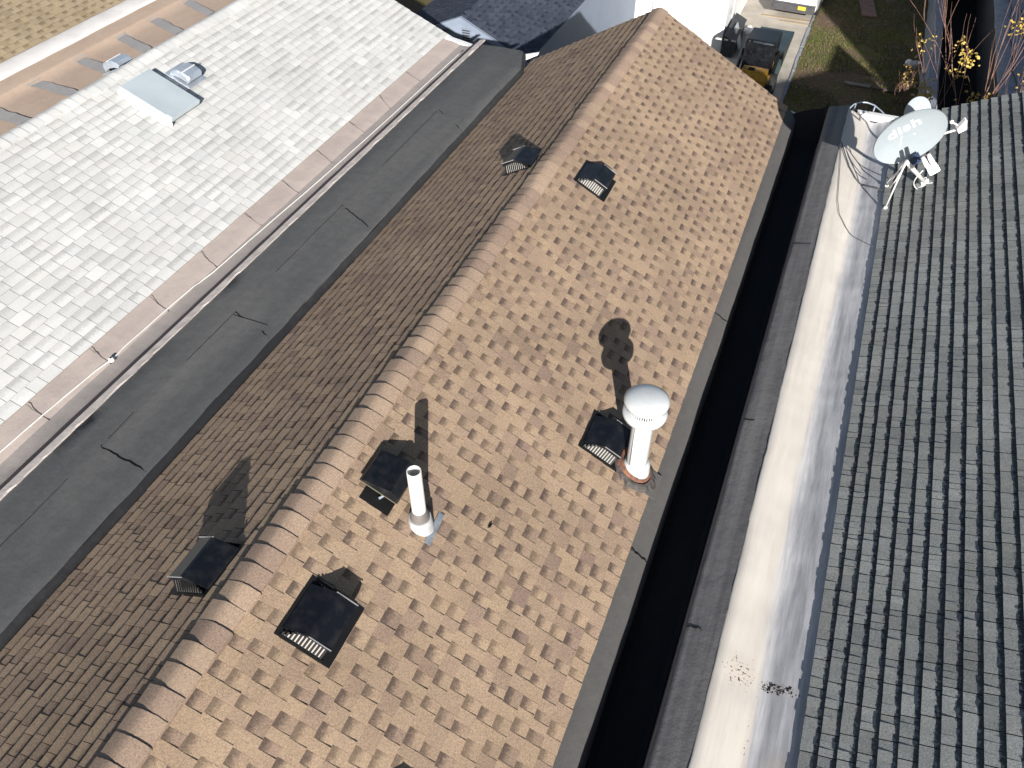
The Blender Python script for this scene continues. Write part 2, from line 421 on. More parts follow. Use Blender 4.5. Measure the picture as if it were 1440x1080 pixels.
# ------------------------------------------------------------------ dark membrane-capped party wall left of it
pw = thing('parapet_wall', 'wide party wall capped with dark grey roofing membrane left of the brown roof', 'parapet', (-5.75, 6, 0))
b = MB(); b.box(-6.33,-5.28,YN,13.2,0,6.44); part(b, 'wall', M_BRICK, pw)
def wobP(p, k):
    x, y, z = p
    w = .02*nz(k*1.3, y*.8, 3.)+.012*nz(k*2.1, y*3.1, 8.)
    wz = .004*nz(k*1.7+4, y*1.2, 1.)
    if k >= 6: w *= 1.0
    flare = max(0., (y-13.2)/.9)
    return (x-flare*.3*(x > -5.5)+w, y, z+wz-.05*flare)
yl = frange(YN, 14.0, .09)
b = MB(); b.strip([(-5.14,6.28),(-5.135,6.37),(-5.14,6.44),(-5.165,6.478),(-5.20,6.498)], yl, lambda p, k: wobP((p[0], p[1], p[2]), k+1))
part(b, 'upstand_flashing', M_TARSHEET, pw, smooth=True)
b = MB(); b.strip([(-5.195,6.496),(-5.25,6.512),(-5.40,6.508),(-5.86,6.512),(-6.10,6.506),(-6.285,6.50),(-6.30,6.495)], yl, wobP)
part(b, 'membrane', M_EPDM, pw, smooth=True)
b = MB()
def ragged(p, k):
    x, y, z = p
    if k == 1: x += .030*nz(y*3.3, 2.)+.018*nz(y*9., 7.)
    return (x, y, z)
b.strip([(-6.375,6.495),(-6.275,6.518),(-6.27,6.49)], frange(YN, 14.1, .05), ragged)
part(b, 'edge_sealant', simple('off_white_sealant', (.62,.56,.52), .8, var=.12, sc=6), pw, label='ragged off-white sealant line')
b = MB(); b.strip([(-6.44,6.47),(-6.372,6.49),(-6.37,6.44)], frange(YN, 14.0, .1), wob(.006, 2.))
part(b, 'edge_shade_strip', simple('plum_edge_shade', (.055,.04,.042), .7, var=.1), pw)  # dark strip standing in for the shadow line beside the wall cap
b = MB()
def seam(b, pts, w, zf, m=.004):
    """a lapped, tarred seam laid on a surface"""
    for (p, q) in zip(pts[:-1], pts[1:]):
        p, q = Vector(p), Vector(q); t = (q-p).normalized(); s = Vector((-t.y, t.x, 0))*w*.5*R.uniform(.6,1.3)
        b.add([p-s, q-s, q+s, p+s])
top = lambda x: 6.524
for (ya, yb) in ((3.393,3.31),(5.658,5.434),(8.142,7.803),(11.22,10.74),(1.1,1.0)):
    n = 14; pts = []
    for t in range(n+1):
        x = -5.86+.64*t/n; pts.append((x, ya+(yb-ya)*t/n+R.uniform(-.012,.012), 6.513 if x < -5.3 else 6.513-(x+5.3)*.12))
    b = MB(); b.tube(pts, .0055, 5); part(b, 'tar_seam', M_TAR, pw)
for (a, c) in ((1.0,2.95),(4.75,5.66),(6.5,8.15),(9.3,11.2),(3.5,3.9)):
    pts = [(-5.86+.018*nz(y*1.4, 3.)+.008*nz(y*7, 2.), y, 6.514) for y in frange(a, c, .12)]
    b = MB(); b.tube(pts, .0026, 5); part(b, 'tar_seam', M_TAR, pw)
b = MB()   # laps of the sheets: real 5 mm steps
for i, (a, c) in enumerate(((3.39,5.6),(8.1,11.1))):
    b = MB(); b.strip([(-5.36,6.5145),(-5.60,6.5185),(-5.84,6.5195)], frange(a, c, .15), lambda p, k: (p[0], p[1], p[2]+.002)); part(b, 'lap_sheet', M_EPDM, pw, smooth=True)

# ------------------------------------------------------------------ the white-roofed row house
WRX, WRZ = -9.72, 7.58
WE = -7.09; WEZ = 6.449
white = thing('row_house', 'row house at the left under the white shingle gable roof', 'house', (WRX, 6, 0))
o = shingle_slope('roof_slope', M_WHITE, white, (WRX,0,WRZ), 1, .43, 0., 14.2, 20, .1432, tabs=((.14,.25),(.1,.1)), ht=.007, gap=.0065, seed=21, single=True)
fix(o, white)
o = shingle_slope('roof_slope', M_WHITE, white, (WRX,0,WRZ), -1, .64, 0., 14.2, 16, .1432, tabs=((.17,.34),(.1,.1)), ht=.006, gap=.004, seed=22, single=True)
fix(o, white)
fix(ridge_caps(M_WHITE, white, (WRX,0,WRZ+.002), .43, 0., 14.1, st=.15, half=.15, lift=.007, seed=5), white)
b = MB(); b.prism([(-11.9,0),(-6.34,0),(-6.34,6.28),(WE,6.40),(WRX,WRZ-.05),(-11.9,6.13)], 0., 14.1, lambda p, y: Vector((p[0], y, p[1])))
part(b, 'wall', M_WHITE_WALL, white)
def wobK(p, k):
    return (p[0], p[1], p[2]+.008*nz(p[0]*3, p[1]*2.2, 4.)+.005*nz(p[0]*8, p[1]*9., 1.))
b = MB(); b.strip([(-7.2,6.475),(-7.08,6.430),(-6.92,6.418),(-6.80,6.392),(-6.755,6.376)], frange(0,14.02,.07), wobK)
part(b, 'eave_membrane', M_PINK, white, smooth=True, label='pinkish cap sheet strip along the eave')
b = MB(); b.strip([(-6.757,6.377),(-6.70,6.368),(-6.60,6.366),(-6.50,6.376),(-6.445,6.41),(-6.43,6.465)], frange(0,14.02,.07), wobK)
part(b, 'valley_membrane', M_PINKLOW, white, smooth=True, label='greyer worn strip in the valley')
b = MB()
for (ya, yb) in ((1.6,1.56),(2.6,2.55),(3.593,3.554),(4.547,4.489),(5.563,5.487),(6.561,6.435),(7.528,7.452),(8.45,8.37),(9.406,9.298),(10.4,10.3),(11.409,11.18),(12.4,12.3)):
    pts = [(-7.07+.33*t, ya+(yb-ya)*t+R.uniform(-.008,.008), 6.456-.075*t) for t in [k/9 for k in range(10)]]
    b = MB(); b.tube(pts, .0036, 4); part(b, 'tar_seam', M_SEAM, white)
b = MB(); b.prism([(-11.9,6.05),(WRX,7.45),(-6.6,6.13),(-6.6,6.25),(WRX,7.54),(-11.9,6.14)], 14.12, 14.2, lambda p, y: Vector((p[0], y, p[1])))
part(b, 'rake_board', M_WHITE_TRIM, white)
b = MB(); b.prism([(-7.08,6.36),(-6.52,6.27),(-6.5,6.35),(-7.06,6.445)], 14.03, 14.16, lambda p, y: Vector((p[0], y, p[1])))
part(b, 'drip_edge', M_WHITE_TRIM, white)
# tan paper gutter beyond the white ridge
b = MB(); b.strip([(-11.75,6.40),(-11.95,6.30),(-12.25,6.29),(-12.9,6.303),(-13.18,6.325),(-13.2,6.36),(-13.24,6.375),(-13.62,6.40)], frange(3,15.5,.12), wob(.006,1.5))
part(b, 'gutter_paper', M_TAN, white, smooth=True, label='tan roofing paper in the far gutter')
for (ya, yb) in ((7.75,7.6),(8.72,8.6),(9.8,9.7),(10.88,10.65),(12.0,11.65),(12.95,12.57),(14.0,13.6)):
    b = MB(); n = 10; L = []; H = []
    for t in range(n+1):
        x = -13.15+.95*t/n; y = ya+(yb-ya)*t/n
        L.append(Vector((x, y-.13+R.uniform(-.02,.02), 6.320))); H.append(Vector((x, y+.13+R.uniform(-.02,.02), 6.320)))
    for t in range(n): b.add([L[t],L[t+1],H[t+1],H[t]])
    b.add([L[0]+Vector((-.05,-.02,.02)), L[0], H[0], H[0]+Vector((-.04,.04,.02))])
    part(b, 'seam_patch', M_PATCH, white)

# white cable along the eave of the white roof
cp = [(-6.86,1.0),(-6.85,2.2),(-6.845,2.967),(-6.83,3.6),(-6.80,4.3),(-6.76,4.54),(-6.775,4.75),(-6.765,5.4),(-6.74,6.1),(-6.715,6.35),(-6.70,6.9),(-6.68,7.6),(-6.64,8.6),(-6.62,9.6),(-6.60,11.),(-6.59,12.6),(-6.58,14.0)]
b = MB(); pts = []
for (p, q) in zip(cp[:-1], cp[1:]):
    for t in range(6):
        x = p[0]+(q[0]-p[0])*t/6; y = p[1]+(q[1]-p[1])*t/6
        zz = 6.405+.23*max(0, -6.80-x) if x < -6.74 else 6.388+.10*max(0, x+6.62)
        pts.append((x+.006*nz(y*4, 1.), y, zz))
b.tube(pts, .009, 6)
cable = thing('cable', 'thin white cable running along the pinkish eave of the white roof', 'cable', (-6.76, 4.54, 6.40))
part(b, 'wire', M_CABLE, cable, smooth=True)
b = MB(); b.lathe([(.0,.03),(.02,.03),(.032,.018),(.034,-.01)], (-6.755,4.52,6.41), 14); part(b, 'clip', M_CABLE, cable, smooth=True)
b = MB(); b.lathe([(.0,.034),(.012,.034),(.012,.028)], (-6.755,4.52,6.41), 10); part(b, 'clip_bolt', M_HOLE, cable)

# ------------------------------------------------------------------ far-left house: white coping and tan shingles
cope = thing('parapet_wall', 'white painted parapet coping at the upper left corner', 'parapet', (-13.85, 11, 0))
b = MB(); b.box(-13.98,-13.66,4,16,0,6.40); part(b, 'wall', M_BRICK, cope)
b = MB(); b.strip([(-13.60,6.36),(-13.60,6.42),(-13.64,6.445),(-14.02,6.46),(-14.06,6.45),(-14.06,6.38)], frange(4,16,.15), wob(.012,1.6)); part(b, 'coping', simple('bright_white_coating', (.82,.80,.77), .6, var=.05, sc=3), cope, smooth=True)
farleft = thing('row_house', 'row house at the upper left corner with tan shingle roof', 'house', (-16.5, 11, 0))
o = shingle_slope('roof_slope', M_TANR, farleft, (-17.0,0,7.65), 1, .43, 5., 16.5, 22, .1432, tabs=((.09,.2),(.09,.15)), seed=31); fix(o, farleft)
b = MB(); b.prism([(-19.6,0),(-14.08,0),(-14.08,6.34),(-17.0,7.6),(-19.6,6.45)], 5., 16.4, lambda p, y: Vector((p[0], y, p[1]))); part(b, 'wall', M_BRICK, farleft)

# ------------------------------------------------------------------ grey-roofed house on the right and its white parapet
GX, GZ = 1.082, 6.69
GS = .47
grey = thing('row_house', 'row house at the right under the dark grey shingle roof', 'house', (2.5, 6, 0))
gk = math.sqrt(1+GS*GS); ng = 17; ge = .129
GRX = GX+ng*ge/gk; GRZ = GZ+ng*ge/gk*GS
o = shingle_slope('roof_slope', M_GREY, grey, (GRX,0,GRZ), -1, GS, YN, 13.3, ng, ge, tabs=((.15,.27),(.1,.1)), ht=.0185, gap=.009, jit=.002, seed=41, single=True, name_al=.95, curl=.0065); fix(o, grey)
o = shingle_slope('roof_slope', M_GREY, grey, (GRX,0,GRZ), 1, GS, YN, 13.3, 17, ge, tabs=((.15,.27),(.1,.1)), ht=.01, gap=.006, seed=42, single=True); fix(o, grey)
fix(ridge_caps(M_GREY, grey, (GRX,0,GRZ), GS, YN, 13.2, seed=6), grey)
b = MB(); b.prism([(.80,0),(5.1,0),(5.1,GZ-.05),(GRX,GRZ-.04),(1.09,GZ-.05),(.80,6.5)], YN, 13.15, lambda p, y: Vector((p[0], y, p[1]))); part(b, 'wall', M_BRICK, grey)
b = MB(); b.prism([(GX,GZ-.14),(GRX,GRZ-.14),(GRX,GRZ-.01),(GX,GZ-.01)], 13.16, 13.26, lambda p, y: Vector((p[0], y, p[1])))
part(b, 'rake_board', M_WHITE_TRIM, grey)
b = MB(); b.box(.50,1.12,13.30,13.40,6.60,6.70)
part(b, 'drip_edge', M_WHITE_TRIM, grey)

wp = thing('parapet_wall', 'parapet coated in white roof paint between the black gutter and the grey roof', 'parapet', (.4, 6, 0))
b = MB(); b.box(.075,.795,YN,13.3,0,6.52); part(b, 'wall', M_BRICK, wp)
b = MB()
def wobW(p, k):
    x, y, z = p
    a = [0,.004,.012,.02,.02,.02,.012][k]
    return (x+a*nz(k*1.9, y*1.1, 2.)+.5*a*nz(k*4., y*5.,6.), y, z+.5*a*nz(k*2.7+5, y*1.6))
b.strip([(.055,5.58),(.065,6.58),(.075,6.618),(.115,6.632),(.20,6.66),(.29,6.69),(.366,6.722)], frange(YN,13.5,.07), wobW)
part(b, 'side_membrane', M_WEATHER, wp, smooth=True, label='weathered grey membrane on the gutter side')
def wobC(p, k):
    x, y, z = p
    if k == 0: x += .008*nz(y*2.2, 3.)+.005*nz(y*8., 1.)
    m = (.022 if 2 <= k <= 9 else .008)
    return (x+ (m*nz(k*1.1, y*.9, 5.) if k > 1 else 0), y, z+.5*m*nz(x*3., y*1.8, 2.)+.25*m*nz(x*9., y*6., 2.))
b = MB()
b.strip([(.358,6.722),(.372,6.732),(.43,6.716),(.52,6.680),(.61,6.642),(.69,6.605),(.745,6.578),(.80,6.578),(.86,6.598),(.92,6.620),(1.0,6.648),(1.06,6.668),(1.12,6.685)], frange(YN,13.3,.06), wobC)
part(b, 'coating', M_COAT, wp, smooth=True, label='white coated top and valley')
b = MB()
for (x0,x1,y,z0,z1) in ((.08,.20,3.608,6.628,6.665),(.075,.19,6.087,6.628,6.66),(.1,.3,9.4,6.634,6.70)):
    b = MB(); b.tube([(x0+(x1-x0)*t, y+R.uniform(-.008,.008), z0+(z1-z0)*t-.003) for t in [k/7 for k in range(8)]], .004, 5); part(b, 'tar_seam', M_TAR, wp)

# ------------------------------------------------------------------ things on the roofs
def on_slope(ridge, sgn, slope, u, y, v=0.):
    k = math.sqrt(1+slope*slope); d = Vector((sgn/k,0,-slope/k)); n = Vector((sgn*slope/k,0,1/k)); t = n.cross(d)
    o = Vector(ridge)+d*u+n*v; o.y += y
    return Matrix(((d.x,t.x,n.x,o.x),(d.y,t.y,n.y,o.y),(d.z,t.z,n.z,o.z),(0,0,0,1)))
BRr = (RX,0,RZ)
def make_vent(label, M):
    """slant-back roof louver: local x runs down the slope, z off the roof"""
    t = thing('box_vent', label, 'roof vent', group='black roof vents', M=M)
    b = MB(); b.box(-.215,.255,-.255,.255,.004,.016); b.build('flange', M_BLKM, t)
    W = .19
    prof = [(-.185,.030),(-.005,.150),(.02,.156),(.165,.148),(.188,.138)]
    th = .006
    b = MB()
    for (p, q) in zip(prof[:-1], prof[1:]):
        b.add([(p[0],-W,p[1]),(q[0],-W,q[1]),(q[0],W,q[1]),(p[0],W,p[1])])
    b.add([(.188,-W,.138),(.188,-W,.098),(.188,W,.098),(.188,W,.138)])
    b.add([(-.185,-W,.030),(-.185,W,.030),(-.19,W,.016),(-.19,-W,.016)])
    # folded side lips of the hood
    for s in (-1, 1):
        up = [(x, s*W, z) for x, z in prof]; lo = [(x, s*W, max(.018, z-.040)) for x, z in prof]
        for k in range(len(prof)-1):
            q = [up[k], up[k+1], lo[k+1], lo[k]]; b.add(q if s < 0 else list(reversed(q)))
    b.build('hood', M_BLK, t)
    for q in (-1, 1):      # folded bright edges of the hood
        b = MB(); b.box(-.002,.186,q*(W+.002)-.003,q*(W+.002)+.003,.150,.1565); b.build('hood_seam', M_EDGE, t)
    b = MB()   # pale screen behind the bars, on the open front and at both ends
    b.box(.150,.154,-W+.02,W-.02,.016,.11)
    for s in (-1, 1):
        a, c = s*(W-.022), s*(W+.040)
        q = [(-.15,c,.020),(.152,c,.020),(.160,a,.125),(-.03,a,.112)]
        b.add(q if s < 0 else list(reversed(q)))
    b.build('screen', M_SCREEN, t)
    b = MB()
    for s in (-1, 1):
        a, c = s*(W-.016), s*(W+.047)
        for k in range(12):
            x = -.160+.029*k; top = min(.125, max(.03, .03+(x+.19)*.60)); f = (top-.02)/.105; e_ = c+(a-c)*f
            for (u0, u1) in ((x-.0085, x+.0085),):
                b.add([(u0,c,.020),(u1,c,.020),(u1,e_,top),(u0,e_,top)] if s < 0 else [(u0,c,.020),(u0,e_,top),(u1,e_,top),(u1,c,.020)])
                b.add([(u0,c,.020),(u0,e_,top),(u0,e_-s*.006,top),(u0,c-s*.006,.020)]); b.add([(u1,c,.020),(u1,c-s*.006,.020),(u1,e_-s*.006,top),(u1,e_,top)])
        b.box(-.18,.188,s*(W+.050)-.006,s*(W+.050)+.006,.016,.024)
    for k in range(12):
        y = -.165+.03*k; b.box(.160,.172,y-.006,y+.006,.016,.11)
    b.build('louver', M_BLKM, t)
    return t
vp = make_vent('black box vent nearest the camera on the sunlit brown slope, fully in frame', on_slope(BRr,1,.55,.60,2.235))
dup(vp, 'black box vent beside the foot of the white flue on the sunlit brown slope', on_slope(BRr,1,.55,2.06,5.30))
dup(vp, 'farthest black box vent on the sunlit brown slope, near the ridge', on_slope(BRr,1,.55,.585,8.79))
dup(vp, 'black box vent cut off by the bottom edge of the photo', on_slope(BRr,1,.55,1.70,1.27))
dup(vp, 'nearer black box vent on the shaded left slope, with the long shadow', on_slope(BRr,-1,.55,.50,2.27))
dup(vp, 'farther black box vent on the shaded left slope, close to the ridge', on_slope(BRr,-1,.55,.47,8.76))

# duct cap on a neck, beside the white vent pipe
dc = thing('duct_cap', 'black hooded duct cap standing left of the thin white vent pipe', 'roof vent', M=on_slope(BRr,1,.55,.47,3.52))
b = MB(); b.box(-.12,.16,-.27,.16,.004,.014); b.build('flange', M_BLKM, dc)
b = MB(); b.box(-.08,.10,-.12,.12,.012,.12); b.build('neck', M_HOLE, dc)
b = MB()
hp = [(-.20,.07),(-.185,.095),(.06,.19),(.155,.15),(.165,.08)]
for (p, q) in zip(hp[:-1], hp[1:]):
    b.add([(p[0],-.17,p[1]),(q[0],-.17,q[1]),(q[0],.17,q[1]),(p[0],.17,p[1])])
for s in (-1,1):
    q = [(x, s*.17, z) for x, z in hp]; b.add(list(reversed(q)) if s < 0 else q)
b.build('hood', M_BLK, dc)
b = MB(); b.tube([(-.20,-.172,.072),(.165,-.172,.082)], .005, 6); b.tube([(.165,-.172,.082),(.165,.17,.082)], .004, 6); b.build('hood_rim', simple('olive_worn_metal', (.16,.15,.10), .45, metal=.5), dc)
b = MB(); b.tube([(.02,-.19,.03),(.04,-.15,.045)], .012, 8); b.build('latch', M_GALV, dc)

# PVC vent pipe
pz = RZ-.55*.79
pipe = thing('vent_pipe', 'thin open white plastic vent pipe standing on the brown roof', 'vent pipe', (-2.182, 3.367, 7.166))
b = MB(); b.lathe([(.0585,-.05),(.0585,.695),(.057,.70),(.049,.70),(.047,.69),(.047,.30)], seg=28); b.build('tube', M_PVC, pipe, smooth=True)
b = MB(); b.lathe([(.0,.32),(.047,.32)], seg=28); b.build('bore', M_HOLE, pipe)
b = MB(); b.lathe([(.060,.20),(.066,.19),(.074,.15),(.083,.10),(.083,.09)], seg=28); b.build('collar', M_RUBBER, pipe, smooth=True)
b = MB()
ring0 = []; ring1 = []
for j in range(30):
    w = 2*math.pi*j/30; c, s_ = math.cos(w), math.sin(w)
    ring0.append(((.092*c), .092*s_, .105)); ring1.append((.105*c+.006, .105*s_, -.55*(.105*c)+.006))
for j in range(30):
    j2 = (j+1) % 30; b.add([ring1[j], ring1[j2], ring0[j2], ring0[j]])
b.add(ring0[:])
b.build('boot', M_BOOT, pipe, smooth=True)
b = MB(); th = math.atan(.55); Ms = on_slope(BRr,1,.55,0,0)
Mp = Matrix.Translation(-Vector(pipe.location))
b.box(.99,1.045,3.24,3.555,.010,.014, Mp @ Ms @ Matrix.Translation((1.02,3.4,0)) @ Matrix.Rotation(rad(4),4,'Z') @ Matrix.Translation((-1.02,-3.4,0)))
b.box(.955,1.02,3.36,3.43,.010,.0125, Mp @ Ms)
b.build('tape_strip', M_TAPE, pipe)

b = MB(); M_=on_slope(BRr,1,.55,1.425,3.72); b.add([(-.012,-.035,.016),(.012,-.01,.02),(.010,.03,.028),(-.012,.02,.018)]); o = b.build('dead_leaf', M_TAR, None, M=M_); tag(o, 'tiny dark dead leaf on the sunlit brown slope right of the pipe', 'leaf')
# big white flue
fl = thing('flue', 'tall white metal flue with domed cap at the eave of the brown roof', 'flue', (-.789, 5.21, 6.40))
b = MB(); b.lathe([(.103,-.12),(.103,.80)], seg=40); b.box(.094,.106,-.012,.012,.1,.78, Matrix.Rotation(rad(-115),4,'Z')); b.build('shaft', M_FLUE, fl, smooth=False)
for p in fl.children[0].data.polygons: p.use_smooth = True
b = MB(); b.lathe([(.106,.17),(.118,.155),(.135,.135),(.138,.11),(.138,.06),(.142,.055),(.142,.0),(.138,-.08)], seg=40); b.build('storm_collar', M_FLUE, fl, smooth=True)
b = MB(); b.lathe([(.10,.79),(.175,.80),(.198,.815),(.208,.845),(.208,.868),(.198,.882),(.158,.892),(.15,.893)], seg=44); b.build('cap_ring', M_FLUE, fl, smooth=True)
b = MB(); b.lathe([(.150,.89),(.150,1.02)], seg=44); b.build('cap_core', M_HOLE, fl, smooth=True)
b = MB()
for k in range(48):
    w = 2*math.pi*k/48
    b.box(.152,.166,-.0055,.0055,.89,1.02, Matrix.Rotation(w,4,'Z'))
b.build('cap_louver', M_FLUE, fl)
b = MB(); b.lathe([(.155,1.0),(.195,.985),(.207,.988),(.209,1.012),(.203,1.03),(.185,1.048),(.15,1.067),(.10,1.08),(.05,1.086),(.0,1.088)], seg=48); b.build('cap_dome', M_FLUE, fl, smooth=True)
b = MB(); n = 36
def ringp(r, h, wv=0.): return [(r*math.cos(2*math.pi*j/n)*(1+wv*nz(j*.9,r*9.)), r*math.sin(2*math.pi*j/n)*(1+wv*nz(j*.7,5.)), -.55*(r*math.cos(2*math.pi*j/n))+h) for j in range(n)]
def ringstack(b, rs):
    for (A, B) in zip(rs[:-1], rs[1:]):
        for j in range(n):
            j2 = (j+1) % n; b.add([A[j],A[j2],B[j2],B[j]])
b1 = MB(); off = lambda q: [(x-.022, y+.012, z) for x, y, z in q]
ringstack(b1, [off(ringp(.18,.012,.06)), off(ringp(.178,.075,.03)), off(ringp(.165,.10)), ringp(.13,.10)]); b1.build('base_flashing', M_RUST, fl, smooth=True)
b1 = MB(); off2 = lambda q: [(x+.012, y-.022, z) for x, y, z in q]
ringstack(b1, [off2(ringp(.215,.011,.25)), off2(ringp(.20,.036,.12)), off2(ringp(.175,.05,.08)), off2(ringp(.15,.052,.05))]); b1.build('tar_skirt', simple('grey_roof_cement', (.10,.09,.085), .8, var=.3, sc=20, bmp=.5), fl, smooth=True)
b1 = MB()
b1.box(2.50,2.78,5.03,5.34,.012,.018, Matrix.Translation(-Vector(fl.location)) @ Ms); b1.build('membrane_patch', M_LINING, fl)

# things on the white roof
kw = math.sqrt(1+.43**2)
WRr = (WRX,0,WRZ)
hatch = thing('roof_hatch', 'flat pale metal hatch on the white shingle roof', 'roof hatch', M=on_slope(WRr,1,.43,.745,8.57))
b = MB(); b.box(-.40,.40,-.28,.28,.004,.10); b.build('curb', M_GALV, hatch)
b = MB(); b.box(-.43,.43,-.315,.315,.10,.122); b.box(-.43,.43,-.318,-.310,.055,.10); b.box(-.43,.43,.310,.318,.055,.10); b.box(.424,.432,-.31,.31,.055,.10); b.box(-.432,-.424,-.31,.31,.055,.10)
b.box(.33,.425,-.30,.30,.1225,.128)
b.build('lid', M_LID, hatch)
b = MB(); b.box(-.44,.46,-.345,-.335,.004,.07); b.build('flashing', M_WHITE_TRIM, hatch)
def metal_vent(label, M):
    t = thing('metal_vent', label, 'roof vent', group='shiny metal vents of the white roof', M=M)
    b = MB(); b.box(-.22,.22,-.20,.20,.004,.012); b.build('flange', M_GALV, t)
    b = MB(); pr = [(-.17,.03),(-.13,.09),(-.06,.135),(.04,.15),(.13,.145),(.165,.12),(.17,.06)]
    W = .14
    for (p, q) in zip(pr[:-1], pr[1:]): b.add([(p[0],-W,p[1]),(q[0],-W,q[1]),(q[0],W,q[1]),(p[0],W,p[1])])
    for s in (-1,1):
        q = [(x*.93, s*(W+.02), z*.8) for x, z in pr]; q0 = [(x, s*W, z) for x, z in pr]
        for k in range(len(pr)-1):
            f = [q0[k], q[k], q[k+1], q0[k+1]]; b.add(f if s < 0 else list(reversed(f)))
        low = [(x*.93, s*(W+.02), max(.012, z*.8-.07)) for x, z in pr]
        for k in range(len(pr)-1):
            f = [q[k], low[k], low[k+1], q[k+1]]; b.add(f if s < 0 else list(reversed(f)))
    b.build('hood', M_GALV, t)
    b = MB(); b.box(-.12,.12,-.12,.12,.01,.06); b.build('throat', M_HOLE, t)
    b = MB(); b.box(.02,.032,-W-.01,W+.01,.149,.156); b.build('hood_seam', M_WHITE_TRIM, t)
    return t
mv = metal_vent('shiny metal vent hood next to the flat hatch on the white roof', on_slope(WRr,1,.43,.64,9.30))
dup(mv, 'metal vent hood peeping over the ridge of the white roof', on_slope(WRr,-1,.43,.44,9.05))

# ------------------------------------------------------------------ satellite dishes on the grey roof
def frame(o, x, y, z):
    return Matrix(((x.x,y.x,z.x,o.x),(x.y,y.y,z.y,o.y),(x.z,y.z,z.z,o.z),(0,0,0,1)))
dn = Vector((.401,-.906,-.1355)).normalized(); dm = Vector((.7324,.2282,.6415)); dm = (dm-dn*dm.dot(dn)).normalized(); db = dn.cross(dm)
base = Vector((1.52, 11.05, GZ+GS*(1.52-GX)+.012))
dish = thing('satellite_dish', 'large pale grey satellite dish with white lettering on the grey roof', 'satellite dish', base)
MI = Matrix.Translation(-base)
dc_ = Vector((1.113,10.75,7.655))
def paraboloid(b, A, B, depth, rim=.012, seg=48, rings=9):
    rows = []
    for i in range(rings+1):
        t = i/rings; rows.append([(A*t*math.cos(2*math.pi*j/seg), B*t*math.sin(2*math.pi*j/seg), depth*(t*t-1)) for j in range(seg)])
    rows.append([(A*1.012*math.cos(2*math.pi*j/seg), B*1.012*math.sin(2*math.pi*j/seg), .004) for j in range(seg)])
    rows.append([(A*1.014*math.cos(2*math.pi*j/seg), B*1.014*math.sin(2*math.pi*j/seg), -.014) for j in range(seg)])
    for i in range(rings, -1, -1):
        t = i/rings; rows.append([(A*t*math.cos(2*math.pi*j/seg), B*t*math.sin(2*math.pi*j/seg), depth*(t*t-1)-.012) for j in range(seg)])
    for (Ra, Rb) in zip(rows[:-1], rows[1:]):
        for j in range(seg):
            j2 = (j+1) % seg; b.add([Ra[j],Ra[j2],Rb[j2],Rb[j]])
DA, DB, DD = .445, .372, .072
MD = MI @ frame(dc_, dm, db, dn)
b = MB(); paraboloid(b, DA, DB, DD); refl = b.build('reflector', M_DISH, dish, M=MD, smooth=True)
# lettering laid on the bowl
cu = bpy.data.curves.new('lettering', 'FONT'); cu.body = 'dish'; cu.size = .215; cu.align_x = 'CENTER'; cu.offset = .004; cu.space_character = 1.08
to = bpy.data.objects.new('lettering_source', cu); COL.objects.link(to)
bpy.context.view_layer.update()
dg = bpy.context.evaluated_depsgraph_get()
src = bpy.data.meshes.new_from_object(to.evaluated_get(dg)); bpy.data.objects.remove(to)
b = MB(); ca, sa = math.cos(rad(-2)), math.sin(rad(-2))
def bowl(x, y, h): return (x, y, DD*((x/DA)**2+(y/DB)**2-1)+h)
vs = []
for v in src.vertices:
    x, y = v.co.x*1.15, v.co.y*.95
    vs.append(bowl(x*ca-y*sa-.02, x*sa+y*ca+.07, .004))
for p in src.polygons: b.add([vs[i] for i in p.vertices])
b.build('lettering', M_LETTER, dish, M=MD)
b = MB(); b.add([bowl(x,y,.004) for x, y in [(-.085,.03),(-.16,-.11),(-.145,-.112),(-.07,.03)]]); b.build('light_streak', M_LETTER, dish, M=MD)  # white stroke painted in for a line of reflected light
for (x, y) in ((-.19,-.14),(.06,-.045)):
    b = MB(); b.add([bowl(x+.011*math.cos(w*math.pi/4), y+.011*math.sin(w*math.pi/4), .005) for w in range(8)]); b.build('rivet', M_LETTER, dish, M=MD)
# bracket, mast, struts, feed arm
low = dc_ - db*DB*.93 + dn*.01 - dm*.05
def W2(b, name, mat, smooth=True, label=None):
    o = b.build(name, mat, dish, M=MI, smooth=smooth)
    return o
mt = Vector((1.156,10.60,7.40))
b = MB(); b.tube([base+Vector((0,0,.02)), (base+mt)/2+Vector((0,.0,.01)), mt], .026, 14); W2(b, 'mast', M_PVC)
b = MB()
Mf = Matrix.Translation(base) @ Matrix.Rotation(-math.atan(GS),4,'Y') @ Matrix.Rotation(rad(25),4,'Z')
b.box(-.11,.09,-.06,.06,.0,.008, Mf); b.box(-.05,.05,-.035,-.027,.008,.07, Mf); b.box(-.05,.05,.027,.035,.008,.07, Mf); W2(b, 'foot_plate', M_PVC, False)
foot = Vector((1.113,10.557,GZ+GS*(1.113-GX)+.014))
b = MB(); b.tube([foot+Vector((0,0,.02)), mt+Vector((-.005,-.01,-.02))], .011, 10); b.lathe([(.0,.03),(.02,.028),(.03,.0)], foot, 12); W2(b, 'strut', M_PVC)
foot2 = Vector((1.09,11.16,GZ+GS*(.02)+.014))
b = MB(); b.tube([foot2, mt+Vector((-.01,.01,-.03))], .011, 10); b.lathe([(.0,.03),(.02,.028),(.03,.0)], foot2, 12); W2(b, 'strut', M_PVC)
b = MB()
MB_ = frame(low, dm, db, dn)
b.box(-.07,.05,-.05,.075,.015,.06, MB_); b.box(-.10,.03,-.075,-.01,-.03,.05, MB_); W2(b, 'bracket', M_NAVY, False)
lnb = Vector((1.445,10.3,7.52))
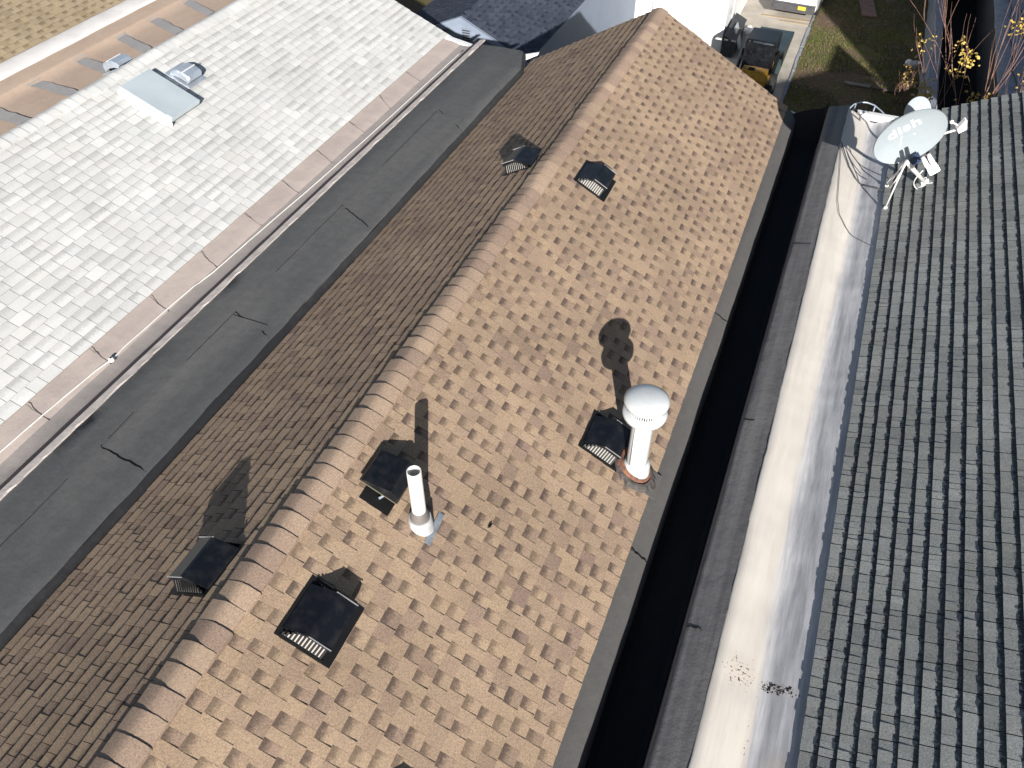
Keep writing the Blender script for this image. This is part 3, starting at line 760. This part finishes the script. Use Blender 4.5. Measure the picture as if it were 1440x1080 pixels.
b = MB(); b.tube([low+dn*.02+dm*.03, low+dn*.18+dm*.11-db*.0, lnb+Vector((-.07,.08,.03))], .018, 10); W2(b, 'feed_arm', M_STONE)
b = MB(); ML = frame(lnb, dm, db, dn)
b.box(-.062,.068,-.055,.055,-.02,.03, ML); b.box(-.05,.05,-.075,-.06,-.01,.02, ML); W2(b, 'receiver', M_WHITE_TRIM, False)
for k, (a, q) in enumerate(((-.04,.09),(.03,.10))):
    p0 = lnb+dm*a+db*.05-dn*.03
    b = MB(); b.tube([p0, p0-dn*.07+db*.06, p0-dn*.10+db*.09], .03, 12, taper=.8); W2(b, 'feed_horn', M_WHITE_TRIM)
for pts in (((1.156,10.62,7.36),(1.10,10.6,7.2),(1.05,10.75,7.05),(1.06,10.95,6.86)), ((1.16,10.6,7.35),(1.11,10.52,7.15),(1.09,10.6,7.0),(1.10,10.9,6.83)), ((1.36,10.36,7.46),(1.28,10.36,7.3),(1.3,10.5,7.15),(1.42,10.7,7.0))):
    b = MB(); pp = [Vector(p) for p in pts]; out = []
    for t in [k/14 for k in range(15)]:
        s = 1-t; out.append(pp[0]*s**3+pp[1]*3*s*s*t+pp[2]*3*s*t*t+pp[3]*t**3)
    b.tube(out, .0085, 7); W2(b, 'wire_loop', M_CABLE)

# small dish behind it
sb = Vector((1.26,11.95,GZ+GS*(1.26-GX)+.012))
sd = thing('satellite_dish', 'small round satellite dish rising behind the large lettered dish', 'satellite dish', sb)
SI = Matrix.Translation(-sb)
sc_ = Vector((1.17,11.5,7.65))
sn = Vector((.30,-.87,.38)).normalized(); sx_ = Vector((0,0,1)).cross(sn); sx_ = (Vector((.95,.2,.1))-sn*Vector((.95,.2,.1)).dot(sn)).normalized(); sy_ = sn.cross(sx_)
b = MB(); paraboloid(b, .172, .205, .035, seg=40, rings=7); b.build('reflector', M_DISH, sd, M=SI @ frame(sc_, sx_, sy_, sn), smooth=True)
b = MB(); b.tube([sb+Vector((0,0,.0)), sb+Vector((0,0,.35)), sc_-sn*.06], .021, 12); b.build('mast', M_PVC, sd, M=SI, smooth=True)
b = MB(); b.lathe([(.0,.012),(.09,.012),(.095,.0)], (0,0,0), 16); b.build('foot_plate', M_PVC, sd, M=Matrix.Rotation(-math.atan(GS),4,'Y'))
tip = Vector((1.71,11.2,7.70))
b = MB(); b.tube([sc_-sy_*.19, Vector((1.40,11.36,7.40)), tip+Vector((-.05,.0,-.05))], .014, 10); b.build('feed_arm', M_PVC, sd, M=SI, smooth=True)
b = MB(); Mt = frame(tip, dm, db, dn); b.prism([(-.07,-.05),(.03,-.055),(.075,.09),(.06,.10),(-.07,.03)], -.03, .03, lambda p, l: Mt @ Vector((p[0],p[1],l))); b.build('receiver', M_WHITE_TRIM, sd, M=SI)
b = MB(); b.lathe([(.0,.028),(.02,.02),(.028,.0),(.02,-.02),(.0,-.028)], tip+Vector((-.14,.02,.03)), 14); b.tube([tip+Vector((-.14,.02,.03)), tip+Vector((-.04,.0,.0))], .012, 8); b.build('feed_horn', M_WHITE_TRIM, sd, M=SI, smooth=True)

# cables across the white parapet
def czn(x):   # coating height
    pr = [(.05,6.62),(.358,6.726),(.43,6.716),(.61,6.642),(.745,6.578),(.80,6.578),(1.0,6.648),(1.12,6.685),(1.3,6.80)]
    for (p, q) in zip(pr[:-1], pr[1:]):
        if x <= q[0]: return p[1]+(q[1]-p[1])*(x-p[0])/(q[0]-p[0])
    return pr[-1][1]
def roofcable(label, pts, r):
    b = MB(); out = []
    for (p, q) in zip(pts[:-1], pts[1:]):
        for t in range(10):
            x = p[0]+(q[0]-p[0])*t/10; y = p[1]+(q[1]-p[1])*t/10; out.append((x, y, czn(x)+r+.014))
    b.tube(out, r, 7); o = b.build('cable', M_DCABLE, None, smooth=True)
    tag(o, label, 'cable')
roofcable('thick dark cable from the dishes over the far end of the white parapet', [(.36,12.15),(.45,11.85),(.56,11.55),(.68,11.36),(.85,11.22),(1.02,11.1),(1.10,11.02)], .009)
roofcable('thin grey cable looping down the white coating below the dishes', [(.38,12.0),(.43,11.4),(.47,10.9),(.50,10.55),(.56,10.25),(.68,10.05),(.85,9.85),(1.06,9.62)], .0045)

# curved metal handrail beyond the far end of the white parapet
rail = thing('curved_handrail', 'curved metal handrail at the far end of the white parapet', 'handrail', (.75, 13.6, 5.6))
RI = Matrix.Translation((-.75,-13.6,-5.6))
b = MB(); arc = [(.36,13.45,6.52),(.375,13.56,6.62),(.43,13.66,6.66),(.52,13.74,6.672),(.62,13.77,6.672),(.74,13.74,6.66),(.86,13.64,6.63),(.97,13.52,6.60),(1.06,13.40,6.57),(1.10,13.30,6.55)]
b.tube(arc, .012, 8); b.build('rail', M_GALV, rail, M=RI, smooth=True)
for (x, y) in ((.46,13.68),(.75,13.73)):
    b = MB(); b.tube([(x,y,6.66),(x-.05 if x < .5 else x,y-.15 if x < .5 else y-.02,6.0),(x,13.27,5.6)], .011, 8); b.build('post', M_GALV, rail, M=RI, smooth=True)
b = MB(); b.lathe([(.0,.05),(.10,.045),(.16,.02),(.17,-.02),(.16,-.06),(.0,-.08)], seg=24)
o = b.build('white_basin', M_WHITE_TRIM, None, smooth=True, loc=(.72,13.5,6.36)); tag(o, 'upturned whitish basin below the curved handrail', 'basin')
b = MB(); b.box(.40,1.2,13.14,13.95,6.20,6.275); o = b.build('landing', M_BIN, None); tag(o, 'small dark landing platform below the curved handrail', 'landing')

# ------------------------------------------------------------------ yard and driveway
b = MB(); b.add([(-400,-300,0),(400,-300,0),(400,600,0),(-400,600,0)]); tag(b.build('ground', M_GROUND, None), kind='structure')
b = MB(); b.add([(-4.3,14,.006),(-1.47,14,.006),(-1.33,60,.006),(-4.3,60,.006)]); tag(b.build('driveway', M_CONC, None), kind='structure')
b = MB(); y = 15.
while y < 52:
    L = R.uniform(.5,.9); x = -1.47+(y-14)*.003
    b.box(x-.03+R.uniform(-.02,.02), x+.06+R.uniform(-.02,.02), y, y+L-.03, .0, .035+R.uniform(0,.02)); y += L
tag(b.build('driveway_edging', M_STONE, None), kind='structure')
b = MB(); b.box(-3.4,-1.45,35.25,35.42,.006,.02); b.box(-2.6,-1.5,34.9,35.05,.006,.018); tag(b.build('driveway_joint', simple('sandy_joint', (.42,.33,.22), .95, var=.1, sc=8), None), kind='structure')
# grass and litter
b = MB(); rg = random.Random(5)
for _ in range(16000):
    x, y = rg.uniform(-1.35,3.0), rg.uniform(27,40)
    if mnoise.noise(Vector((x*.7,y*.45,3.))) < -.12: continue
    h = rg.uniform(.04,.11); a = rg.uniform(0,6.28); w = .012
    dx, dy = math.cos(a)*w, math.sin(a)*w; lx, ly = rg.uniform(-.05,.05), rg.uniform(-.05,.05)
    b.add([(x-dx,y-dy,0),(x+dx,y+dy,0),(x+lx,y+ly,h)])
tag(b.build('grass', simple('grass_blade', (.075,.11,.02), .8, var=.25, sc=.8, col2=(.16,.15,.05)), None), kind='stuff')
b = MB()
for _ in range(2600):
    x, y = rg.uniform(-1.4,3.0), rg.uniform(27,40)
    if mnoise.noise(Vector((x*.7,y*.45,3.))) > .12 and rg.random() < .75: continue
    s = rg.uniform(.012,.04); a = rg.uniform(0,6.28); z = rg.uniform(.01,.04)
    c, sn2 = math.cos(a)*s, math.sin(a)*s
    b.add([(x+c,y+sn2,z),(x-sn2,y+c,z+rg.uniform(0,.02)),(x-c*.8,y-sn2*.8,z),(x+sn2,y-c,z+rg.uniform(0,.02))])
tag(b.build('leaf_litter', simple('dry_litter', (.36,.25,.16), .9, var=.4, sc=3, col2=(.16,.10,.07)), None), kind='stuff')

# boards in the yard
def board(label, M, L, w, t, mat):
    b = MB(); n = 12
    b.box(-w/2,w/2,0,L,0,t, M); o = b.build('board', mat, None); tag(o, label, 'board')
board('reddish wide board lying in the shaded yard at the top edge', Matrix.Translation((.70,36.65,.03)) @ Matrix.Rotation(rad(9),4,'Z'), 3.0, .58, .05, M_WOODR)
board('pale weathered board lying in the yard grass', Matrix.Translation((.42,30.05,.03)) @ Matrix.Rotation(rad(-91),4,'Z'), .85, .16, .05, M_WOODG)
board('dark brown board end to end with the pale board', Matrix.Translation((1.30,30.03,.03)) @ Matrix.Rotation(rad(-93),4,'Z'), .95, .14, .04, simple('brown_board', (.13,.09,.07), .9, var=.2, sc=4))

# garden wall, pit and shed on the right
gw = MB()
def wobG(p, k): return (p[0]+.03*nz(p[1]*.9, k*2., 1.), p[1], p[2]+.02*nz(p[1]*1.3, k*1.))
gw.strip([(2.86,-.05),(2.88,.95),(2.90,1.0),(3.20,1.02),(3.24,.97),(3.26,-.05)], frange(26,42,.25), wobG)
tag(gw.build('garden_wall', M_STONE, None), 'low bluish stone garden wall right of the yard', 'garden wall')
b = MB(); b.add([(3.27,24,.010),(6.2,24,.010),(6.2,44,.010),(3.27,44,.010)]); tag(b.build('sunken_yard', simple('shade_black_soil', (.010,.009,.008), 1., var=.2), None), kind='structure')  # flat ground sheet coloured black in place of deep shade
shed = thing('shed', 'low shed with cracked bluish-grey flat roof at the upper right', 'shed', (7.2, 33, 0))
SHI = Matrix.Translation((-7.2,-33,0))
b = MB(); b.box(4.72,9.8,26,44,0,1.95); b.build('wall', M_BIN, shed, M=SHI)
b = MB(); b.strip([(4.60,1.90),(4.62,2.02),(4.9,2.06),(6.5,2.15),(10,2.3)], frange(25.9,44.1,.4), wob(.03,1.2)); b.build('roof', M_STONE, shed, M=SHI, smooth=True)
b = MB()
for x0 in (5.05,5.35,5.65):
    pts = []; x = x0
    for y in frange(26.5,43,.3):
        x += R.uniform(-.05,.055); pts.append((x, y, 2.085+(x-4.9)*.056+.012))
    b.tube(pts, .012, 4)
b.build('crack', M_TAR, shed, M=SHI)
b = MB(); b.strip([(3.4,.3),(3.6,1.0),(4.0,1.25),(4.4,1.2),(4.68,.8)], frange(38.6,42,.3), wob(.12,1.)); o = b.build('tarp', simple('grey_tarp', (.30,.33,.39), .6, var=.1, sc=2), None, smooth=True); tag(o, 'crumpled grey tarp between the garden wall and the shed', 'tarp')

# potted plant by the garden wall
pot = thing('potted_plant', 'small plant in a white pot beside the stone garden wall', 'plant', (2.66, 32.3, 0))
b = MB(); b.lathe([(.0,.0),(.10,.0),(.14,.22),(.15,.24),(.13,.24),(.12,.2),(.0,.2)], seg=20); b.build('pot', M_WHITE_TRIM, pot, smooth=True)
b = MB()
for k in range(14):
    a = R.uniform(0,6.28); p = Vector((.1*math.cos(a), .1*math.sin(a), R.uniform(.38,.55))); q = Vector((R.uniform(-1,1),R.uniform(-1,1),R.uniform(0,1))).normalized()*.07; s = q.cross(Vector((0,0,1))).normalized()*.045
    b.add([p-q, p+s, p+q, p-s])
b.build('leaves', M_LEAFB, pot)
b = MB(); b.tube([(0,0,.2),(.02,.01,.45)], .01, 6); b.build('stem', M_BARK, pot)
b = MB(); b.lathe([(.0,.0),(.12,.02),(.15,.12),(.09,.2),(.0,.22)], seg=14); o = b.build('white_bag', M_WHITE_TRIM, None, smooth=True, loc=(2.42,32.5,0)); tag(o, 'small white bag left of the white plant pot', 'bag')

# ------------------------------------------------------------------ sapling behind the grey roof
def sapling(name, label, loc, seed, height, spread, nl, leafy, lean, bare):
    r = random.Random(seed); t = thing(name, label, 'tree', loc)
    b = MB(); tips = []
    def branch(p, d, L, rr, depth):
        n = 6; pts = [p]
        for k in range(n):
            d = (d+Vector((r.uniform(-.13,.13), r.uniform(-.13,.13), r.uniform(-.03,.09)))).normalized(); pts.append(pts[-1]+d*(L/n))
        b.tube(pts, rr, 6, taper=.4)
        for k in range(2, n+1): tips.append((pts[k], depth))
        if depth < 3:
            for _ in range(3 if depth else 4):
                k = r.randint(2, n); nd = (d+Vector((r.uniform(-.5,.5), r.uniform(-.5,.5), r.uniform(-.05,.4)))).normalized()
                branch(pts[k], nd, L*r.uniform(.45,.7), rr*.55, depth+1)
    for k in range(4):
        a = k*1.57+r.random(); branch(Vector((.08*math.cos(a),.08*math.sin(a),0)), Vector((lean[0]+spread*math.cos(a), lean[1]+spread*.5*math.sin(a), 1)).normalized(), height*r.uniform(.75,1.), .020, 0)
    b.build('trunk', M_BARK, t, smooth=True)
    for name_, mat, cnt in (('crown', M_LEAFY, nl), ('dry_leaves', M_LEAFB, nl//3)):
        b = MB(); cand = [p for p, d in tips if p.z > bare]
        cl = [r.choice(cand) for _ in range(max(4, cnt//22))]
        for _ in range(cnt):
            c = r.choice(cl); p = c+Vector((r.gauss(0,.09), r.gauss(0,.09), r.gauss(-.03,.07)))
            q = Vector((r.uniform(-1,1),r.uniform(-1,1),r.uniform(-.5,.5))).normalized()*r.uniform(.022,.042)
            s = q.cross(Vector((r.uniform(-1,1),r.uniform(-1,1),r.uniform(-1,1)))).normalized()*q.length*.75; m_ = s.cross(q).normalized()*.012
            b.add([p-q, p+s*.9-q*.2+m_, p+s*.5+q*.5, p+q*1.1, p-s*.5+q*.5, p-s*.9-q*.2+m_])
        b.build(name_, mat, t)
    return t
sapling('sapling', 'bare reddish sapling with yellow leaves behind the grey roof', (3.1,15.2,0), 8, 5.1, .05, 430, True, (-.01,.0), 5.95)
sapling('sapling', 'thin twiggy sapling reaching above the grey roof at the right edge', (3.7,15.0,0), 15, 4.9, .03, 160, True, (.0,.0), 6.0)
sapling('shrub', 'low yellowing shrub on the yard ground left of the small dish', (2.25,29.2,0), 23, .75, .25, 60, True, (.0,.0), .35)

# ------------------------------------------------------------------ vehicles
def wheel(parent, x, y, r, w, M, name='wheel'):
    b = MB(); Mw = M @ Matrix.Translation((x,y,r)) @ Matrix.Rotation(math.pi/2,4,'Y')
    t = MB(); t.lathe([(r*.6,-w/2),(r*.93,-w/2),(r,-w/2*.7),(r,w/2*.7),(r*.93,w/2),(r*.6,w/2)], seg=24); t.v = [tuple(Mw @ Vector(v)) for v in t.v]
    o = t.build(name, M_TYRE, parent, smooth=True)
    t = MB(); t.lathe([(.0,-w/2+.01),(r*.6,-w/2+.01),(r*.62,0),(r*.6,w/2-.01),(.0,w/2-.01)], seg=20); t.v = [tuple(Mw @ Vector(v)) for v in t.v]
    t.build('rim', M_RIM, o, smooth=True)
car = thing('parked_car', 'white parked car at the top edge with grey bumper and yellow plate', 'car', (-2.22, 35.35, 0)); car.rotation_euler = (0,0,rad(-4))
I = Matrix()
def loft(b, secs):
    """closed body through cross-sections (y, [(x,z)...] half outline)"""
    rows = []
    for (y, pr) in secs:
        rows.append([Vector((x,y,z)) for x, z in pr]+[Vector((-x,y,z)) for x, z in reversed(pr)])
    for (A, B) in zip(rows[:-1], rows[1:]):
        for k in range(len(A)-1): b.add([A[k],A[k+1],B[k+1],B[k]])
    b.add(list(reversed(rows[0]))); b.add(rows[-1])
b = MB()
sec = lambda w, zb, zs, zt, wt: [(w*.92,zb),(w,zb+.15),(w,zs-.1),(w*.97,zs),(wt,zt-.06),(wt*.85,zt)]
loft(b, [(.0,sec(.80,.30,.95,1.0,.76)),(.12,sec(.86,.25,.98,1.08,.80)),(.45,sec(.88,.22,1.0,1.58,.66)),(1.2,sec(.89,.2,.98,1.66,.66)),(2.6,sec(.89,.2,.96,1.62,.64)),(3.3,sec(.88,.2,.94,1.02,.74)),(4.2,sec(.84,.22,.86,.92,.70)),(4.5,sec(.72,.3,.72,.76,.6))])
b.build('body', M_CARW, car, smooth=False)
b = MB(); b.box(-.84,.84,-.10,.04,.30,.62); b.box(-.80,.80,-.14,-.10,.40,.58); b.build('bumper', M_BUMPER, car)
b = MB(); b.box(.20,.50,-.156,-.14,.44,.57); b.build('number_plate', M_PLATE, car)
b = MB(); b.add([(-.68,.10,1.10),(.68,.10,1.10),(.58,.40,1.52),(-.58,.40,1.52)]); b.build('rear_window', M_GLASS, car)
for s in (-1,1):
    b = MB(); b.box(s*.80-.06,s*.80+.06,-.03,.10,.70,.98); b.build('light', M_PANE, car)
    b = MB(); x = s*.90; b.add([(x*.985,.7,1.02),(x*.985,2.9,1.0),(x*.78,2.4,1.5),(x*.77,.8,1.55)]); b.build('side_window', M_GLASS, car)
for (x, y) in ((-.80,.85),(.80,.85),(-.80,3.55),(.80,3.55)): wheel(car, x, y, .33, .21, I)

# compact loader
ld = thing('compact_loader', 'yellow and black compact loader parked on the driveway', 'loader', (-2.47, 27.0, 0)); ld.rotation_euler = (0,0,rad(-2))
b = MB(); b.prism([(0,.35),(0,.95),(.25,1.12),(1.5,1.05),(1.75,.55),(1.75,.3)], -.42, .42, lambda p, x: Vector((x, p[0], p[1]))); b.build('body', M_YEL, ld)
b = MB(); b.box(-.30,.02,-.02,.012,.62,.86); b.build('radiator_grille', M_BLKM, ld)
b = MB(); b.box(-.22,-.02,.30,.55,1.09,1.125); b.build('engine_vent', M_BLKM, ld)
b = MB()
for s in (-1,1):
    b.box(s*.46-.04,s*.46+.04,.55,.63,.95,1.92); b.box(s*.44-.035,s*.44+.035,1.5,1.57,1.0,1.92); b.box(s*.45-.03,s*.45+.03,.55,1.57,1.90,1.97)
b.box(-.47,.47,.56,1.56,1.97,2.02); b.box(-.45,.45,.57,.60,1.15,1.9)
b.build('cab', M_BLK, ld)
for s in (-1,1):
    b = MB(); b.tube([(s*.58,.3,1.15),(s*.58,.9,1.5),(s*.58,1.9,1.2),(s*.56,2.4,.6)], .06, 8); b.build('lift_arm', M_BLKM, ld)
b = MB()
bp = [(2.05,.35),(2.1,1.05),(2.2,1.15),(4.3,1.05),(4.32,.95),(2.5,.45)]
b.prism(bp, -.60, .60, lambda p, x: Vector((x, p[0], p[1]))); b.build('bucket', M_TEAL, ld)
b = MB(); b.lathe([(.0,.05),(.20,.03),(.27,-.02),(.28,-.1)], (0,2.25,1.18), 20); b.build('hose_cover', simple('pale_grey_plastic', (.36,.38,.40), .4), ld, smooth=True)
for (x, y) in ((-.52,.4),(.52,.4),(-.52,1.35),(.52,1.35)): wheel(ld, x, y, .34, .24, I)

# bin, pane and bag by the white wall
bn = thing('storage_box', 'charcoal storage box against the white wall beside the driveway', 'storage box', (-3.92, 31.9, 0))
b = MB(); b.prism([(-.16,0),(.22,0),(.22,.55),(-.16,.75)], -1.2, 1.1, lambda p, y: Vector((p[0], y, p[1]))); b.build('box_body', M_BIN, bn)
b = MB(); b.prism([(-.18,.755),(.26,.552),(.26,.59),(-.18,.79)], -1.22, 1.12, lambda p, y: Vector((p[0], y, p[1]))); b.build('lid', M_BIN, bn)
b = MB(); b.box(-.02,.02,-.3,.3,0,.85, Matrix.Translation((-3.56,31.6,.05)) @ Matrix.Rotation(rad(-20),4,'Y')); o = b.build('window_pane', M_PANE, None); tag(o, 'pale glass pane leaning on the charcoal storage box', 'pane')
b = MB()
for k in range(5): b.lathe([(.0,.22),(.08,.20),(.13,.12),(.14,.04),(.1,0.)], (-3.5+R.uniform(-.12,.16), 33.3+R.uniform(-.3,.3), 0), 12)
o = b.build('rubble_bags', M_WHITE_TRIM, None, smooth=True); o.name = 'rubble_bag'; tag(o, 'heap of white bagging at the foot of the white wall', 'bag')

# ------------------------------------------------------------------ houses behind
def clapboards(b, x0, x1, z0, ztop, y, st=.11, dirn=-1):
    z = z0
    while z < 8:
        lo, hi = x0, x1
        a0, a1 = ztop(z)
        lo, hi = max(x0, a0), min(x1, a1)
        b0, b1 = ztop(z+st); l2, h2 = max(x0, b0), min(x1, b1)
        if hi-lo < .03: break
        if h2 < l2: m = (lo+hi)/2; l2 = h2 = m
        b.add([(lo,y-.06,z),(hi,y-.06,z),(h2,y,z+st),(l2,y,z+st)])
        b.add([(lo,y,z),(hi,y,z),(hi,y-.06,z),(lo,y-.06,z)])
        z += st
GP = (-8.92, 5.0)
gh = thing('gabled_house', 'gabled house, siding and slate roof toned as if in shade, behind the white roof', 'house', (GP[0], 22, 0))
GI = Matrix.Translation((-GP[0],-22,0))
sl, sr = .42, .48
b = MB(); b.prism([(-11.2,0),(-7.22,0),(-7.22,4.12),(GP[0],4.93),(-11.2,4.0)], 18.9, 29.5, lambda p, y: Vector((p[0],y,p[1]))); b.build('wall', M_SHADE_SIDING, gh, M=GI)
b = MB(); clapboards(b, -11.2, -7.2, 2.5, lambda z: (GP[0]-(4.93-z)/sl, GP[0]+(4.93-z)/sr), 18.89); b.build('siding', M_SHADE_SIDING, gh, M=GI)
o = shingle_slope('roof_slope', M_DARKR, gh, (GP[0],0,GP[1]), 1, sr, 18.62, 29.8, 14, .1425, tabs=((.12,.24),(.1,.18)), ht=.012, hr=.005, seed=51); o.matrix_local = GI
o = shingle_slope('roof_slope', M_DARKR, gh, (GP[0],0,GP[1]), -1, sl, 18.62, 29.8, 18, .1425, tabs=((.12,.24),(.1,.18)), ht=.012, hr=.005, seed=52); o.matrix_local = GI
b = MB()
b.prism([(GP[0],4.985),(-7.10,4.985-sr*1.82),(-7.10,4.86-sr*1.82),(GP[0],4.83)], 18.56, 18.62, lambda p, y: Vector((p[0],y,p[1])))
b.prism([(GP[0],4.985),(GP[0],4.83),(-11.3,4.83-sl*2.38),(-11.3,4.985-sl*2.38)], 18.56, 18.62, lambda p, y: Vector((p[0],y,p[1])))
b.build('rake_board', M_SHADE_SIDING, gh, M=GI)
b = MB(); b.box(-9.03,-8.77,18.83,18.87,4.22,4.62); f = b.build('gable_vent', M_SHADE_SIDING, gh, M=GI)
b = MB()
for k in range(6): b.box(-9.0,-8.80,18.815,18.83,4.25+k*.06,4.28+k*.06)
b.build('vent_slat', M_BIN, f)

th_ = thing('white_house', 'white-sided house with small windows behind the gabled house roof', 'house', (-9, 29, 0))
TI = Matrix.Translation((9,-29,0))
b = MB(); b.box(-12.5,-7.95,30.0,38,0,6.5); b.build('wall', M_WHITE_WALL, th_, M=TI)
b = MB(); clapboards(b, -12.5, -7.95, .0, lambda z: (-99,99), 29.99, .14); b.build('siding', M_WHITE_WALL, th_, M=TI)
for (x, z, w, h) in ((-9.95,.95,.42,.75),(-9.35,1.62,.45,.7)):
    b = MB(); b.box(x-w/2-.05,x+w/2+.05,29.93,29.965,z-.05,z+h+.05); fr = b.build('window', M_WHITE_TRIM, th_, M=TI)
    b = MB(); b.box(x-w/2,x+w/2,29.915,29.93,z,z+h); b.build('pane', M_GLASS, fr)
b = MB(); b.prism([(-12.9,6.4),(-10.2,8.2),(-7.5,6.4)], 29.6, 38.4, lambda p, y: Vector((p[0],y,p[1]))); b.build('roof', M_DARKR, th_, M=TI)

wb = thing('white_building', 'tall bright white building beyond the far end of the brown roof', 'building', (-6, 34, 0))
BI = Matrix.Translation((6,-34,0))
WBX0, WBX1, WBY = -8.45, -4.2, 31.0
b = MB(); b.box(WBX0,WBX1,WBY,36.9,0,7.5); b.build('wall', M_WHITE_WALL, wb, M=BI)
b = MB(); clapboards(b, WBX0, WBX1, .0, lambda z: (-99,99), WBY-.003, .15)
b.build('siding', M_WHITE_WALL, wb, M=BI)
b = MB(); b.box(WBX1-.02,WBX1+.03,WBY-.04,WBY+.03,0,7.5); b.box(WBX1+.003,WBX1+.02,32.6,32.66,0,7.5); b.build('corner_trim', M_WHITE_TRIM, wb, M=BI)
b = MB(); b.box(-6.95,-6.9,WBY-.06,WBY-.02,.9,7); b.build('downpipe', M_STONE, wb, M=BI)
b = MB(); b.box(WBX0-.2,WBX1+.2,WBY-.2,37.1,7.5,7.7); b.build('roof', M_BIN, wb, M=BI)
b = MB(); b.box(-4.28,-4.19,36.95,37.05,0,3.2); b.box(-4.0,-3.92,37.3,37.4,0,3.2); b.box(-4.28,-3.92,36.95,37.4,3.2,3.3); o = b.build('door_frame', M_WHITE_TRIM, None); tag(o, 'white post frame at the far corner of the white building', 'frame')
# dark passage fence between the two white houses
b = MB()
for k in range(7): b.box(-8.44+.0*k,-7.96,30.9+.001*k,30.94,.02+.24*k,.24+.24*k)
o = b.build('passage_gate', M_BIN, None); tag(o, 'dark boarded gate in the gap between the white houses', 'gate')

# taller neighbours to the right, outside the frame: they shade the yard
nb = thing('row_house', 'brick row house beyond the grey roof on the right', 'house', (7.5, 8, 0))
b = MB(); b.prism([(5.3,0),(9.6,0),(9.6,7.3),(9.3,8.3),(7.9,7.2),(5.3,6.4)], 2, 13.3, lambda p, y: Vector((p[0],y,p[1]))); b.build('wall', M_BRICK, nb, M=Matrix.Translation((-7.5,-8,0)))
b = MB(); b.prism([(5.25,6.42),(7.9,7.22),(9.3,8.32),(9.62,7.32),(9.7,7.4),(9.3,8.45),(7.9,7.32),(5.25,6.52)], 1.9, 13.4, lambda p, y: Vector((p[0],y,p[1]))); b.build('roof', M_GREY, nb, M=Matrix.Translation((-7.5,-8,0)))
tb = thing('row_house', 'tall brick house at the far right whose shadow crosses the yard', 'house', (13, 15, 0))
b = MB(); b.box(10.3,16,12.5,18,0,10.4); b.build('wall', M_BRICK, tb, M=Matrix.Translation((-13,-15,0)))
b = MB(); b.box(10.2,16.1,12.4,18.1,10.4,10.6); b.build('roof', M_BIN, tb, M=Matrix.Translation((-13,-15,0)))

# ------------------------------------------------------------------ light, sky, camera
w = bpy.data.worlds.new('World'); S.world = w; w.use_nodes = True
nt = w.node_tree; bg = nt.nodes['Background']
sky = nt.nodes.new('ShaderNodeTexSky'); sky.sky_type = 'NISHITA'; sky.sun_disc = False
sky.sun_elevation = rad(SUN_ELEV)
# direction towards the sun
e = rad(SUN_ELEV); az = rad(SUN_AZ)
to_sun = Vector((math.sin(az)*math.cos(e), -math.cos(az)*math.cos(e), math.sin(e)))
sky.sun_rotation = math.atan2(to_sun.x, to_sun.y)
nt.links.new(sky.outputs[0], bg.inputs['Color']); bg.inputs['Strength'].default_value = .05
L = bpy.data.lights.new('sun', 'SUN'); L.energy = 5.; L.angle = rad(.5); L.color = (1., .955, .90)
lo = bpy.data.objects.new('sun', L); COL.objects.link(lo); lo.rotation_euler = to_sun.to_track_quat('Z','Y').to_euler(); lo.location = (20,-40,40)
cam = bpy.data.cameras.new('camera'); co = bpy.data.objects.new('camera', cam); COL.objects.link(co)
cam.sensor_width = 36; cam.lens = 36*1142/1440; cam.clip_end = 2000; cam.clip_start = .1
co.location = (0,0,CAMZ); co.rotation_euler = (rad(45), 0, rad(22.1)); S.camera = co
S.view_settings.view_transform = 'Standard'; S.view_settings.look = 'None'; S.view_settings.exposure = .72; S.view_settings.gamma = 1
S.cycles.max_bounces = 6
